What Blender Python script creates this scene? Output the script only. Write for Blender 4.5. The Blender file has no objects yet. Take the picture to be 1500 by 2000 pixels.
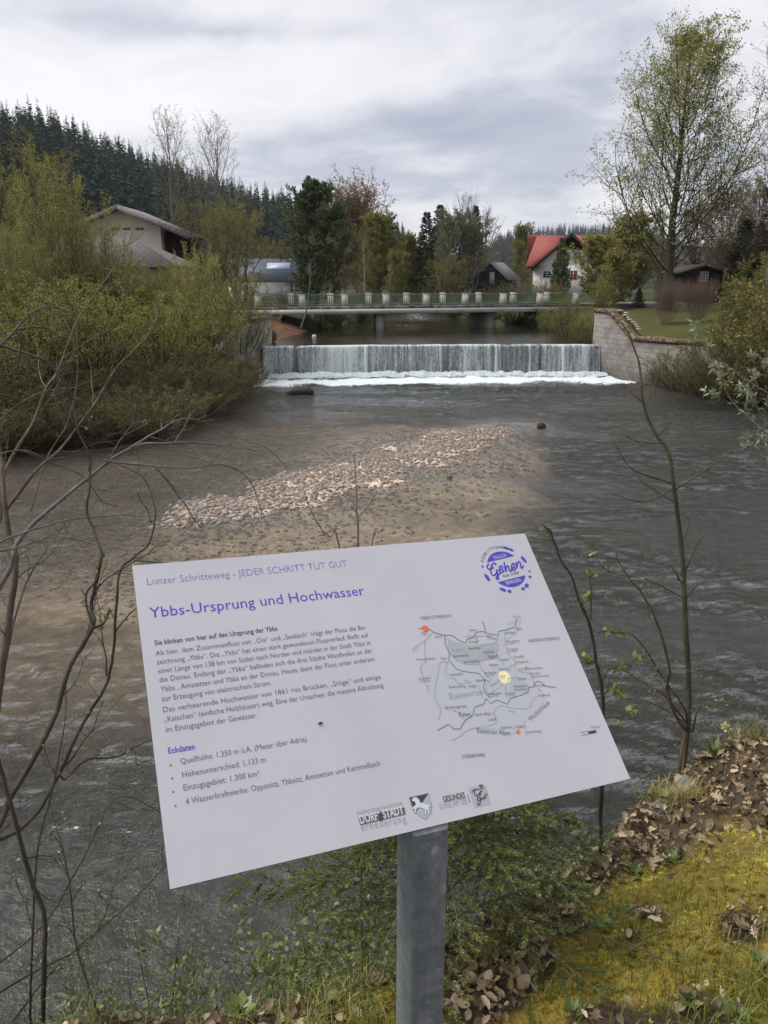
import bpy, math, random
import numpy as np
from mathutils import Vector
S = bpy.context.scene
COL = S.collection
R = math.radians
# ------------------------------------------------------------------ camera
CAMZ, FPX, PITCH = 5.2, 1513.0, R(16.74)
cam_d = bpy.data.cameras.new('camera'); cam = bpy.data.objects.new('camera', cam_d); COL.objects.link(cam)
cam_d.sensor_fit = 'VERTICAL'; cam_d.sensor_height = 36.0; cam_d.lens = 36.0*FPX/2000.0
cam_d.clip_start = 0.05; cam_d.clip_end = 9000
cam.location = (0, 0, CAMZ); cam.rotation_euler = (R(90)-PITCH, 0, 0)
S.camera = cam
# ------------------------------------------------------------------ view, sun, sky
S.view_settings.view_transform = 'Standard'; S.view_settings.look = 'None'
S.view_settings.exposure = 0.8; S.view_settings.gamma = 1.0
SUN_EL, SUN_AZ = R(52), R(-85)          # azimuth from +Y (ahead), negative = to the left
sd = bpy.data.lights.new('sun', 'SUN'); sd.energy = 2.3; sd.angle = R(50); sd.color = (1.0, .95, .88)
sun = bpy.data.objects.new('sun', sd); COL.objects.link(sun)
_d = Vector((math.sin(SUN_AZ)*math.cos(SUN_EL), math.cos(SUN_AZ)*math.cos(SUN_EL), math.sin(SUN_EL)))
sun.rotation_euler = (-_d).to_track_quat('-Z', 'Y').to_euler(); sun.location = (-30, 20, 60)
W = bpy.data.worlds.new('World'); S.world = W; W.use_nodes = True
nt = W.node_tree; nt.nodes.clear()
class NB:                                # small node builder
    def __init__(s, nt): s.nt = nt
    def n(s, typ, ins=None, **kw):
        nd = s.nt.nodes.new(typ)
        for k, v in kw.items(): setattr(nd, k, v)
        for k, v in (ins or {}).items():
            sock = nd.inputs[k]
            if isinstance(v, tuple) and len(v) == 2 and hasattr(v[0], 'outputs'): s.nt.links.new(v[0].outputs[v[1]], sock)
            elif hasattr(v, 'outputs'): s.nt.links.new(v.outputs[0], sock)
            else:
                if isinstance(v, tuple) and len(v) == 3 and len(sock.default_value) == 4: v = v + (1,)
                sock.default_value = v
        return nd
    def math(s, op, a, b=None, c=None):
        ins = {0: a}
        if b is not None: ins[1] = b
        if c is not None: ins[2] = c
        return s.n('ShaderNodeMath', ins, operation=op)
    def noise(s, vec, scale, detail=4, rough=.55, dist=0.0):
        ins = {'Scale': scale, 'Detail': detail, 'Roughness': rough, 'Distortion': dist}
        if vec is not None: ins['Vector'] = vec
        return s.n('ShaderNodeTexNoise', ins)
    def ramp(s, fac, stops):
        nd = s.n('ShaderNodeValToRGB', {0: fac}); e = nd.color_ramp.elements
        while len(e) < len(stops): e.new(.5)
        for el, (p, c) in zip(e, stops):
            el.position = p; el.color = (*c, 1) if isinstance(c, tuple) else (c, c, c, 1)
        return nd
    def mix(s, f, a, b, op='MIX'):
        nd = s.n('ShaderNodeMix', data_type='RGBA', blend_type=op)
        for i, v in ((0, f), (6, a), (7, b)):
            sock = nd.inputs[i]
            if isinstance(v, tuple) and hasattr(v[0], 'outputs'): s.nt.links.new(v[0].outputs[v[1]], sock)
            elif hasattr(v, 'outputs'): s.nt.links.new(v.outputs[2] if v.bl_idname == 'ShaderNodeMix' else v.outputs[0], sock)
            else: sock.default_value = (*v, 1) if isinstance(v, tuple) and len(v) == 3 else v
        return nd
b = NB(nt)
tc = b.n('ShaderNodeTexCoord')
sep = b.n('ShaderNodeSeparateXYZ', {0: (tc, 'Generated')})
zz = b.math('MAXIMUM', (sep, 2), 0.0)
den = b.math('ADD', zz, 0.16)
cx = b.math('DIVIDE', (sep, 0), den); cy = b.math('DIVIDE', (sep, 1), den)
cv = b.n('ShaderNodeCombineXYZ', {0: cx, 1: cy, 2: 1.7})
big = b.noise(cv, 0.62, 7, .56, .35)
fine = b.noise(cv, 2.6, 6, .6, .5)
def blob(ax, el, sx, se):                # soft mass of cloud round one bearing (tangents of azimuth, elevation)
    ux = b.math('DIVIDE', b.math('SUBTRACT', b.math('DIVIDE', (sep, 0), b.math('MAXIMUM', (sep, 1), .05)), ax), sx)
    uz = b.math('DIVIDE', b.math('SUBTRACT', b.math('DIVIDE', (sep, 2), b.math('MAXIMUM', (sep, 1), .05)), el), se)
    d2 = b.math('ADD', b.math('MULTIPLY', ux, ux), b.math('MULTIPLY', uz, uz))
    return b.math('POWER', 2.718, b.math('MULTIPLY', d2, -1.0))
dk = b.math('MULTIPLY', blob(.10, .155, .27, .055), .20)
dk = b.math('ADD', dk, b.math('MULTIPLY', blob(.30, .245, .20, .05), .20))
dk = b.math('ADD', dk, b.math('MULTIPLY', blob(-.17, .272, .15, .012), .15))
dk = b.math('ADD', dk, b.math('MULTIPLY', blob(-.45, .285, .16, .012), .10))
lt = b.math('ADD', b.math('MULTIPLY', blob(-.35, .22, .22, .06), .13), b.math('MULTIPLY', blob(.0, .20, .3, .012), .06))
lt = b.math('ADD', lt, b.math('MULTIPLY', blob(.12, .085, .35, .025), .10))
f = b.math('ADD', b.math('MULTIPLY', (big, 0), 1.15), b.math('MULTIPLY', (fine, 0), .58)); f = b.math('SUBTRACT', f, .365)
f = b.math('SUBTRACT', b.math('ADD', f, lt), dk)
cl = b.ramp(f, [(.20, (.27, .285, .345)), (.38, (.335, .348, .405)), (.50, (.445, .448, .487)), (.62, (.53, .522, .545)), (.80, (.585, .575, .592))])
sky = b.n('ShaderNodeTexSky', sky_type='NISHITA', sun_disc=False, sun_elevation=SUN_EL, sun_rotation=SUN_AZ)
skys = b.mix(1.0, sky, (.1, .1, .1), 'MULTIPLY')
full = b.mix(.94, skys, cl)
bg = b.n('ShaderNodeBackground', {'Color': (full, 2), 'Strength': 1.0})
b.n('ShaderNodeOutputWorld', {0: bg})
S.cycles.max_bounces = 6; S.cycles.transparent_max_bounces = 12; S.cycles.diffuse_bounces = 3
S.cycles.glossy_bounces = 3; S.cycles.transmission_bounces = 3; S.cycles.caustics_reflective = False; S.cycles.caustics_refractive = False
S.cycles.sample_clamp_indirect = 4.0
# ------------------------------------------------------------------ rays (points of the photograph placed at a real distance)
CP, SP = math.cos(PITCH), math.sin(PITCH)
def ray(px, py):
    X, Y = (px-750)/FPX, (py-1000)/FPX
    return np.array([X, CP-Y*SP, -SP-Y*CP])
def at(px, py, y):                       # the point on that sight line at distance y ahead
    d = ray(px, py); return np.array([0, 0, CAMZ]) + d*(y/d[1])
def atz(px, py, z):                      # ... at height z
    d = ray(px, py); return np.array([0, 0, CAMZ]) + d*((z-CAMZ)/d[2])
# ------------------------------------------------------------------ noise in numpy
def _hash(ix, iy, seed):
    h = (ix.astype(np.int64)*374761393 + iy.astype(np.int64)*668265263 + seed*1442695041) & 0xFFFFFFFF
    h = ((h ^ (h >> 13))*1274126177) & 0xFFFFFFFF
    return ((h ^ (h >> 16)) & 0xFFFFFF)/float(0xFFFFFF)
def vnoise(x, y, seed=0):
    x = np.asarray(x, float); y = np.asarray(y, float)
    ix, iy = np.floor(x), np.floor(y); fx, fy = x-ix, y-iy
    fx = fx*fx*(3-2*fx); fy = fy*fy*(3-2*fy)
    a, b_, c, d = _hash(ix, iy, seed), _hash(ix+1, iy, seed), _hash(ix, iy+1, seed), _hash(ix+1, iy+1, seed)
    return (a*(1-fx)+b_*fx)*(1-fy) + (c*(1-fx)+d*fx)*fy
def fbm(x, y, seed=0, o=4):
    s, a, t = 0, 1.0, 0
    for k in range(o):
        s = s + a*vnoise(np.asarray(x)*2**k, np.asarray(y)*2**k, seed+k*17); t += a; a *= .5
    return s/t
def sstep(a, b_, x):
    t = np.clip((np.asarray(x, float)-a)/(b_-a), 0, 1); return t*t*(3-2*t)
# ------------------------------------------------------------------ materials
MATS = {}
def newmat(name):
    m = bpy.data.materials.new(name); m.use_nodes = True; m.node_tree.nodes.clear(); MATS[name] = m
    return m, NB(m.node_tree)
def nmat(name, c1, c2, scale=5, rough=.8, bump=0.0, bscale=None, stretch=(1, 1, 1), spec=.3, c3=None, metal=0.0):
    m, b = newmat(name)
    tc = b.n('ShaderNodeTexCoord'); mp = b.n('ShaderNodeMapping', {0: (tc, 'Object'), 'Scale': stretch})
    nz = b.noise(mp, scale, 6, .6)
    st = [(.35, c1), (.65, c2)] if c3 is None else [(.32, c1), (.5, c2), (.66, c3)]
    cr = b.ramp((nz, 0), st)
    ins = {'Base Color': (cr, 0), 'Roughness': rough, 'Specular IOR Level': spec, 'Metallic': metal}
    if bump:
        bn = b.noise(mp, bscale or scale*4, 5, .6)
        ins['Normal'] = b.n('ShaderNodeBump', {'Strength': bump, 'Distance': .02, 'Height': (bn, 0)})
    b.n('ShaderNodeOutputMaterial', {0: b.n('ShaderNodeBsdfPrincipled', ins)})
    return m
def leafmat(name, cols, trans=.3, gloss=0.0, rnd=.25):
    m, b = newmat(name)
    at_ = b.n('ShaderNodeAttribute', attribute_name='v'); oi = b.n('ShaderNodeObjectInfo')
    f = b.math('ADD', (at_, 'Fac'), b.math('MULTIPLY', b.math('SUBTRACT', (oi, 'Random'), .5), rnd))
    st = [(i/(len(cols)-1), c) for i, c in enumerate(cols)]
    cr = b.ramp(f, st)
    d = b.n('ShaderNodeBsdfDiffuse', {0: (cr, 0)}); t = b.n('ShaderNodeBsdfTranslucent', {0: (cr, 0)})
    sh = b.n('ShaderNodeMixShader', {0: trans, 1: d, 2: t})
    if gloss:
        g = b.n('ShaderNodeBsdfGlossy', {0: (.8, .8, .8), 'Roughness': .45})
        sh = b.n('ShaderNodeMixShader', {0: gloss, 1: sh, 2: g})
    b.n('ShaderNodeOutputMaterial', {0: sh})
    return m
def flat(name, c, rough=.6, spec=.3):
    m, b = newmat(name)
    b.n('ShaderNodeOutputMaterial', {0: b.n('ShaderNodeBsdfPrincipled', {'Base Color': c, 'Roughness': rough, 'Specular IOR Level': spec})})
    return m
# ------------------------------------------------------------------ meshes
class G:                                 # collects geometry
    def __init__(s): s.V = []; s.F = []; s.v = []; s.mi = []; s.off = 0
    def add(s, V, F, var=.5, mi=0):
        V = np.asarray(V, float).reshape(-1, 3); F = np.asarray(F, int)
        if len(F) == 0: return s
        s.V.append(V); s.F.append(F+s.off); s.off += len(V)
        s.v.append(np.broadcast_to(np.asarray(var, float), (len(F),))); s.mi.append(np.full(len(F), mi)); return s
    def poly(s, pts, mi=0, var=.5):      # one n-gon
        return s.add(pts, [list(range(len(pts)))], var, mi)
    def box(s, c, sz, rz=0.0, mi=0, var=.5, taper=1.0):
        x, y, z = [q/2 for q in sz]; P = []
        for k, zz_ in ((1.0, -z), (taper, z)):
            P += [(-x*k, -y*k, zz_), (x*k, -y*k, zz_), (x*k, y*k, zz_), (-x*k, y*k, zz_)]
        P = np.array(P); cr, sr = math.cos(rz), math.sin(rz)
        Q = np.stack([P[:, 0]*cr-P[:, 1]*sr, P[:, 0]*sr+P[:, 1]*cr, P[:, 2]], 1)+np.array(c)
        return s.add(Q, [(0, 3, 2, 1), (4, 5, 6, 7), (0, 1, 5, 4), (1, 2, 6, 5), (2, 3, 7, 6), (3, 0, 4, 7)], var, mi)
    def hexa(s, B, T, mi=0, var=.5):     # general six-sided block from four bottom, four top points
        return s.add(list(B)+list(T), [(0, 3, 2, 1), (4, 5, 6, 7), (0, 1, 5, 4), (1, 2, 6, 5), (2, 3, 7, 6), (3, 0, 4, 7)], var, mi)
    def tubes(s, P, Rr, k=4, mi=0, var=.5, cap=True):
        P = np.asarray(P, float); Rr = np.asarray(Rr, float)
        if P.ndim == 2: P = P[None]; Rr = Rr[None]
        B, n, _ = P.shape
        if B == 0: return s
        T = np.gradient(P, axis=1); T /= np.linalg.norm(T, axis=2, keepdims=True)+1e-9
        ch = P[:, -1]-P[:, 0]; ref = np.zeros((B, 3)); ref[np.arange(B), np.argmin(np.abs(ch), 1)] = 1
        A = np.cross(T, ref[:, None, :]); A /= np.linalg.norm(A, axis=2, keepdims=True)+1e-9
        Bn = np.cross(T, A)
        an = np.arange(k)*2*np.pi/k
        V = P[:, :, None, :]+Rr[:, :, None, None]*(A[:, :, None, :]*np.cos(an)[:, None]+Bn[:, :, None, :]*np.sin(an)[:, None])
        idx = np.arange(B*n*k).reshape(B, n, k)
        a = idx[:, :-1]; b_ = idx[:, 1:]
        F = np.stack([a, np.roll(a, -1, 2), np.roll(b_, -1, 2), b_], -1).reshape(-1, 4)
        var = np.repeat(np.broadcast_to(np.asarray(var, float), (B,)), (n-1)*k)
        s.add(V.reshape(-1, 3), F, var, mi)
        if cap and k > 2 and B < 200:
            s.add(V[:, -1].reshape(-1, 3), np.arange(B*k).reshape(B, k), .5, mi)
            s.add(V[:, 0].reshape(-1, 3), np.arange(B*k).reshape(B, k)[:, ::-1], .5, mi)
        return s
    def leaves(s, C, D, N, L, Wd, mi=0, var=None, fold=0.0):
        """diamond leaves: base C, direction D, normal hint N, length L, width Wd"""
        C = np.asarray(C, float); m = len(C)
        if m == 0: return s
        D = D/(np.linalg.norm(D, axis=1, keepdims=True)+1e-9)
        Sd = np.cross(D, N); Sd /= np.linalg.norm(Sd, axis=1, keepdims=True)+1e-9
        L = np.broadcast_to(np.asarray(L, float), (m,))[:, None]; Wd = np.broadcast_to(np.asarray(Wd, float), (m,))[:, None]
        Nn = np.cross(Sd, D)
        V = np.stack([C, C+D*L*.45+Sd*Wd*.5+Nn*L*fold, C+D*L, C+D*L*.45-Sd*Wd*.5+Nn*L*fold], 1).reshape(-1, 3)
        s.add(V, np.arange(4*m).reshape(m, 4), .5 if var is None else var, mi); return s
def mk(name, g, mats, parent=None, smooth=False, attrs=None, local=False):
    """one mesh object from a G; vertices are in world space unless local, the parent's base becomes its origin"""
    V = np.concatenate(g.V); base = np.zeros(3)
    if parent is not None and not local: base = np.array(parent['_base']) if '_base' in parent else np.array(parent.location)
    me = bpy.data.meshes.new(name)
    nl = sum(f.size for f in g.F); nf = sum(len(f) for f in g.F)
    me.vertices.add(len(V)); me.vertices.foreach_set('co', (V-base).astype(np.float32).ravel())
    me.loops.add(nl); me.loops.foreach_set('vertex_index', np.concatenate([f.ravel() for f in g.F]).astype(np.int32))
    me.polygons.add(nf)
    tot = np.concatenate([np.full(len(f), f.shape[1]) for f in g.F]); st = np.concatenate([[0], np.cumsum(tot)[:-1]])
    me.polygons.foreach_set('loop_start', st.astype(np.int32)); me.polygons.foreach_set('loop_total', tot.astype(np.int32))
    me.polygons.foreach_set('material_index', np.concatenate(g.mi).astype(np.int32))
    if smooth: me.polygons.foreach_set('use_smooth', np.ones(nf, bool))
    me.update(calc_edges=True)
    a = me.attributes.new('v', 'FLOAT', 'FACE'); a.data.foreach_set('value', np.concatenate(g.v).astype(np.float32))
    for an, arr in (attrs or {}).items():
        if arr.ndim == 2:
            c = me.color_attributes.new(an, 'FLOAT_COLOR', 'POINT')
            c.data.foreach_set('color', np.concatenate([arr, np.ones((len(arr), 1))], 1).astype(np.float32).ravel())
        else:
            c = me.attributes.new(an, 'FLOAT', 'POINT'); c.data.foreach_set('value', arr.astype(np.float32))
    for m in (mats if isinstance(mats, (list, tuple)) else [mats]): me.materials.append(m)
    o = bpy.data.objects.new(name, me); COL.objects.link(o)
    if parent is not None: o.parent = parent
    return o
def tag(o, label=None, cat=None, group=None, kind=None):
    if label: o['label'] = label
    if cat: o['category'] = cat
    if group: o['group'] = group
    if kind: o['kind'] = kind
    return o
def thing(name, label, cat, loc=(0, 0, 0), group=None, rz=0.0, sc=1.0):
    o = bpy.data.objects.new(name, None); COL.objects.link(o); o.empty_display_size = .2
    o.location = loc; o.rotation_euler = (0, 0, rz); o.scale = (sc,)*3 if not isinstance(sc, tuple) else sc
    return tag(o, label, cat, group)
def ctree(o, parent=None):
    c = o.copy(); COL.objects.link(c); c.parent = parent
    for ch in list(o.children): ctree(ch, c)
    return c
def kid(name, g, mats, root, **kw):      # a part of root, geometry given in root's local space
    return mk(name, g, mats, root, local=True, **kw)
def grid(xs, ys, zf=None):
    X, Y = np.meshgrid(xs, ys); Z = np.zeros_like(X) if zf is None else zf(X, Y)
    n, m = X.shape; i = np.arange(n*m).reshape(n, m)
    F = np.stack([i[:-1, :-1], i[:-1, 1:], i[1:, 1:], i[1:, :-1]], -1).reshape(-1, 4)
    return X, Y, Z, np.stack([X, Y, Z], -1).reshape(-1, 3), F
def catmull(P, n=8):
    P = np.asarray(P, float)
    if len(P) < 3: return np.stack([P[0]+(P[-1]-P[0])*t for t in np.linspace(0, 1, n)])
    Q = np.vstack([2*P[0]-P[1], P, 2*P[-1]-P[-2]]); out = []
    for i in range(1, len(Q)-2):
        t = np.linspace(0, 1, n, endpoint=False)[:, None]
        a, b_, c, d = Q[i-1], Q[i], Q[i+1], Q[i+2]
        out.append(.5*((2*b_)+(-a+c)*t+(2*a-5*b_+4*c-d)*t*t+(-a+3*b_-3*c+d)*t**3))
    return np.vstack(out+[P[-1:]])
# ------------------------------------------------------------------ the lie of the land
def pdist(P, poly, closed=True):
    """distance of points to a polyline"""
    q = np.asarray(poly, float); a = q; b_ = np.roll(q, -1, 0)
    if not closed: a, b_ = q[:-1], q[1:]
    best = np.full(len(P), 1e9)
    for i in range(len(a)):
        e = b_[i]-a[i]; w = P-a[i]; t = np.clip((w@e)/(e@e), 0, 1)
        best = np.minimum(best, np.hypot(*(w-t[:, None]*e).T))
    return best
def pin(P, poly):
    q = np.asarray(poly, float); c = np.zeros(len(P), bool); j = len(q)-1
    for i in range(len(q)):
        (xi, yi), (xj, yj) = q[i], q[j]
        cond = ((yi > P[:, 1]) != (yj > P[:, 1]))
        xx = (xj-xi)*(P[:, 1]-yi)/((yj-yi) if yj != yi else 1e-9)+xi
        c ^= cond & (P[:, 0] < xx); j = i
    return c
NEAR = [(-60, -6), (-12, 1.0), (-4.5, 2.4), (-1.2, 2.85), (-.5, 3.0), (.05, 3.35), (.45, 3.75), (.86, 4.1), (1.5, 4.5), (2.6, 5.15), (4.2, 6.0), (8, 8), (16, 11), (70, 13)]
RIGHT = [(70, 40), (22, 34), (15.7, 37.5), (12.95, 41.2), (12, 44)]
LEFT = [(-6.5, 42.6), (-6.6, 37), (-7.6, 30), (-8.2, 27), (-12, 24.5), (-25, 22), (-60, 20)]
WEIR_A, WEIR_B = np.array([-6.55, 42.75]), np.array([12.0, 43.95])
_we = (WEIR_B-WEIR_A); WEIR_L = np.hypot(*_we); _we = _we/WEIR_L; _wn = np.array([_we[1], -_we[0]])      # towards the viewer
def weir_pt(t):                                                                                         # slightly arched upstream
    return WEIR_A+np.outer(t, _we)*WEIR_L-np.outer(.55*np.sin(np.pi*t), _wn)
_wl = weir_pt(np.linspace(.02, .98, 14))-.45*_wn
POOL = NEAR+RIGHT+[tuple(q) for q in _wl[::-1]]+LEFT
UP_L = [(-6.5, 42.7), (-6.2, 48), (-5.2, 55), (-4.2, 62), (-1.5, 74), (1.2, 88), (1, 120)]
UP_R = [(5, 120), (7.5, 88), (6.4, 77), (8.5, 69), (11.6, 60), (12.2, 50), (12, 44.1)]
UPPER = UP_L+UP_R+[tuple(q) for q in (_wl-.05*_wn)[::-1]]
WL = 1.65                                 # upper water level
BAR_A, BAR_B = np.array([-4.6, 15.3]), np.array([6.2, 29.2])
def bar(x, y):
    """height of the gravel bar above the shallow bed, about 0..1"""
    e = BAR_B-BAR_A; L = np.hypot(*e); e = e/L; n = np.array([-e[1], e[0]])
    t = ((x-BAR_A[0])*e[0]+(y-BAR_A[1])*e[1])/L; s = (x-BAR_A[0])*n[0]+(y-BAR_A[1])*n[1]
    wdt = .9+2.0*np.clip(np.sin(np.clip(t, 0, 1)*np.pi), 0, 1)
    s = s-.65+1.1*(fbm(x*.6, y*.6, 5)-.5)*2
    return np.exp(-(s/wdt)**2)*sstep(-.12, .10, t)*sstep(1.10, .85, t)
def shallows(x, y):                       # the gravelly shallows, bounded by the deep channel on the right
    w = (fbm(x*.35, y*.35, 6)-.5)*3
    return sstep(1.2, -2.2, x-1.8-.26*(y-9.8)+w)*sstep(6.5, 10.5, y+w*.4)*sstep(39, 27, y+w*1.6)
CREST = [(-160, 250), (0, 246), (60, 235), (130, 262), (200, 288), (300, 322), (400, 352), (500, 382), (560, 394), (650, 412), (720, 434), (790, 458), (830, 500), (900, 560)]
_cr = np.array([[(px-750)/FPX/ray(px, py)[1], ray(px, py)[2]/ray(px, py)[1]] for px, py in CREST])
_crD = np.interp(np.array([c[0] for c in CREST]), [0, 400, 800], [430, 600, 820])
_crH = 5.2+_cr[:, 1]*_crD-21
FAR = [(880, 500), (960, 475), (1010, 462), (1100, 455), (1200, 452), (1400, 470)]
_fr = np.array([[(px-750)/FPX/ray(px, py)[1], ray(px, py)[2]/ray(px, py)[1]] for px, py in FAR])
def hill(x, y):
    a = np.asarray(x)/np.maximum(y, 1.0)
    D = np.interp(a, _cr[:, 0], _crD); H = np.maximum(np.interp(a, _cr[:, 0], _crH), 0)
    h = H*sstep(.30, 1.0, y/D)*sstep(2.6, 1.2, y/D)
    Hf = np.maximum(np.interp(a, _fr[:, 0], 5.2+_fr[:, 1]*1250-14), 0)*sstep(.10, .14, a)
    return np.where(y > 60, h+Hf*sstep(700, 1250, y), 0.0)
def height(x, y):
    sh = np.shape(x); x = np.asarray(x, float).ravel(); y = np.asarray(y, float).ravel()
    P = np.stack([x, y], 1); h = np.full(len(x), 3.0)
    nearb = (np.abs(x) < 400) & (y < 400) & (y > -200)
    Q = P[nearb]; qx, qy = Q[:, 0], Q[:, 1]
    inp, inu = pin(Q, POOL), pin(Q, UPPER)
    dn, dl, dr = pdist(Q, NEAR, False), pdist(Q, LEFT, False), pdist(Q, RIGHT, False); du = pdist(Q, UPPER)
    dp = np.minimum(np.minimum(dn, dl), dr)
    near = dn <= np.minimum(dl, dr)
    pn = np.interp(dn, [0, .15, 1.1, 1.7, 4, 8, 30, 120], [-.3, .3, 3.0, 3.2, 3.5, 3.8, 5, 6])+.07*np.clip(qx, -2, 4)*sstep(.8, 2, dn)
    pl = np.interp(dl, [0, .35, 1.6, 5, 10, 60], [-.1, .6, 1.5, 2.5, 2.9, 4.2])
    pr = np.interp(dr, [0, .5, .9, 8, 25, 60], [-.5, -.4, 2.05, 2.75, 3.3, 4.5])
    pu = np.interp(du, [0, 1.2, 3.5, 8, 60], [WL-.15, WL+.4, 2.75, 3.05, 4.0])
    far = np.where(dl < dr, pl, pr)
    land = np.where(near, pn, np.where(qy > 40, np.minimum(far, pu), far))
    # bed of the lower pool
    bb = bar(qx, qy)
    shallow = shallows(qx, qy)
    dep = 1.15-.92*shallow
    dep = dep*sstep(0, 2.5, dp)+.05
    bed = -dep+bb*(dep+.045)
    ubed = WL-.12-.6*sstep(0, 4, du)
    hh = np.where(inp, bed, np.where(inu, ubed, land))
    hh = hh+np.where(inp | inu, (fbm(qx*1.3, qy*1.3, 3)-.5)*.10, (fbm(qx*.5, qy*.5, 9)-.5)*.25*sstep(0, 3, dp))
    h[nearb] = hh
    h = h+hill(x, y)
    # moss cushions and hollows on the near bank
    nb = (np.abs(x) < 6) & (y < 7) & (y > -2)
    xx, yy = x[nb], y[nb]
    h[nb] += ((fbm(xx*2.3, yy*2.3, 21, 3)-.5)*.27+(fbm(xx*7, yy*7, 22, 2)-.5)*.085)*(h[nb] > .3)
    return h.reshape(sh)
def hz(x, y): return float(height(np.array([x]), np.array([y]))[0])
def span(a, b_, d0, d1):
    out = [a]; d = d0
    while out[-1] < b_:
        out.append(out[-1]+d); k = min(1, (out[-1]-a)/(b_-a)); d = d0*(d1/d0)**k
    return out
xs = np.array(sorted([-v for v in span(1.8, 20, .025, .35)[1:]]+[-v for v in span(20.6, 4000, .6, 240)]+list(np.arange(-1.8, 2.6, .025))+span(2.6, 20, .03, .35)+span(20.6, 4000, .6, 240)))
ys = np.array(sorted([-v for v in span(.2, 3000, .2, 300)]+list(np.arange(0, 5.0, .025))+span(5.0, 46, .03, .40)+span(46.5, 125, .45, .9)+span(126, 4200, 1.5, 160)))
X, Y, Z, GV, GF = grid(xs, ys, height)
gx, gy, gz = GV.T
MOSS = [atz(*p) [:2] for p in [(600, 2020, 3.2), (1010, 1690, 3.3), (1150, 1660, 3.3), (1260, 1600, 3.35), (1400, 1600, 3.4), (1520, 1530, 3.5), (1800, 1480, 3.5), (2300, 1600, 3.6), (2300, 1900, 3.6), (1800, 1850, 3.5), (1500, 1900, 3.5), (1300, 1960, 3.5), (1050, 2060, 3.5)]]
HOLES = [(*atz(px, py, 3.3)[:2], r_) for px, py, r_ in ((985, 1835, .10), (1050, 1770, .10), (1270, 1690, .08), (1450, 1770, .09), (1245, 1765, .05), (930, 1860, .10), (1130, 1690, .07), (1380, 1960, .14), (1180, 1950, .10))]
def moss_mask(x, y):
    P = np.stack([np.ravel(x), np.ravel(y)], 1)
    d = pdist(P, MOSS); d = np.where(pin(P, MOSS), d, -d)
    n = fbm(P[:, 0]*3.1, P[:, 1]*3.1, 31, 4)
    
    for hx, hy, r_ in HOLES: d = d-.5*np.exp(-((P[:, 0]-hx)**2+(P[:, 1]-hy)**2)/r_**2)
    return sstep(-.10, .10, d+(n-.46)*.55).reshape(np.shape(x))
m_moss = np.zeros(len(gx)); sel = (np.abs(gx) < 5) & (gy > 0) & (gy < 6); m_moss[sel] = moss_mask(gx[sel], gy[sel])
n1 = fbm(gx*.9, gy*.9, 41); n2 = fbm(gx*5, gy*5, 42)
col = np.empty((len(gx), 3)); col[:] = (.050, .054, .021)                    # far meadow
dcam = np.hypot(gx, gy)
near = (gy < 14) & (gz > .1) & (np.abs(gx) < 60)
lbank = (gy >= 14) & (gy < 44) & (gx < -3); col[lbank] = np.array([.055, .048, .028])*(.5+n2[lbank, None])
soil = np.array([.060, .046, .032]); col[near] = soil*(.6+.8*n2[near, None])
wet = (gz < 1.0) & (gy < 44) & near; col[wet] = np.array([.045, .042, .032])*(.6+.8*n2[wet, None])
mo = np.array([.22, .155, .028]); mo2 = np.array([.10, .090, .022])
mc = mo*(n1[:, None])*1.5+mo2*(1-n1[:, None])
col = col*(1-m_moss[:, None])+mc*m_moss[:, None]
Pg = np.stack([gx, gy], 1); nb_ = (np.abs(gx) < 80) & (gy > -10) & (gy < 130)
inpool = np.zeros(len(gx), bool); inpool[nb_] = pin(Pg[nb_], POOL)
inup = np.zeros(len(gx), bool); inup[nb_] = pin(Pg[nb_], UPPER)
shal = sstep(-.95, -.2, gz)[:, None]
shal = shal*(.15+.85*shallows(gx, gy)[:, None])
bedc = np.array([.034, .038, .030])*(1-shal)+np.array([.54, .42, .33])*shal  # pale gravel in the shallows; deep bed painted darker for light the water absorbs
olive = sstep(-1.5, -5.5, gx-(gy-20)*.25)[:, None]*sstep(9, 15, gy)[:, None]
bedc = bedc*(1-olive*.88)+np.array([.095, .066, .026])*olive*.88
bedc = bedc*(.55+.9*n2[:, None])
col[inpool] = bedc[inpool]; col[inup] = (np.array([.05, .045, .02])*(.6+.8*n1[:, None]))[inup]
lawn = (~inpool) & (gx > 11) & (gy > 36) & (gy < 75); col[lawn] = np.array([.060, .064, .020])*(.6+.8*n1[lawn, None])
earth = (~inup) & (~inpool) & (gx < -3.5) & (gx > -11) & (gy > 44) & (gy < 60)
col[earth] = np.array([.13, .075, .045])*(.5+1.0*n2[earth, None])
gr = (~inup) & (gx < 0) & (gx > -9) & (gy >= 60) & (gy < 80); col[gr] = np.array([.055, .075, .020])
far = dcam > 140; col[far] = np.array([.022, .030, .018])
mead = far & (np.abs(gx/np.maximum(gy, 1)-.140) < .010) & (gy > 820) & (gy < 1120); col[mead] = np.array([.06, .12, .03])
m, b = newmat('ground')
tc = b.n('ShaderNodeTexCoord'); ca = b.n('ShaderNodeVertexColor', layer_name='Col')
nz = b.noise((tc, 'Object'), 55, 5, .7); nz2 = b.noise((tc, 'Object'), 7, 4, .6)
k = b.ramp((nz, 0), [(.3, .55), (.7, 1.5)])
c = b.mix(1.0, ca, k, 'MULTIPLY')
bp = b.n('ShaderNodeBump', {'Strength': .6, 'Distance': .015, 'Height': (nz, 0)})
bp2 = b.n('ShaderNodeBump', {'Strength': .5, 'Distance': .06, 'Height': (nz2, 0), 'Normal': bp})
b.n('ShaderNodeOutputMaterial', {0: b.n('ShaderNodeBsdfPrincipled', {'Base Color': (c, 2), 'Roughness': .95, 'Specular IOR Level': .12, 'Normal': bp2})})
g = G().add(GV, GF)
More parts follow.
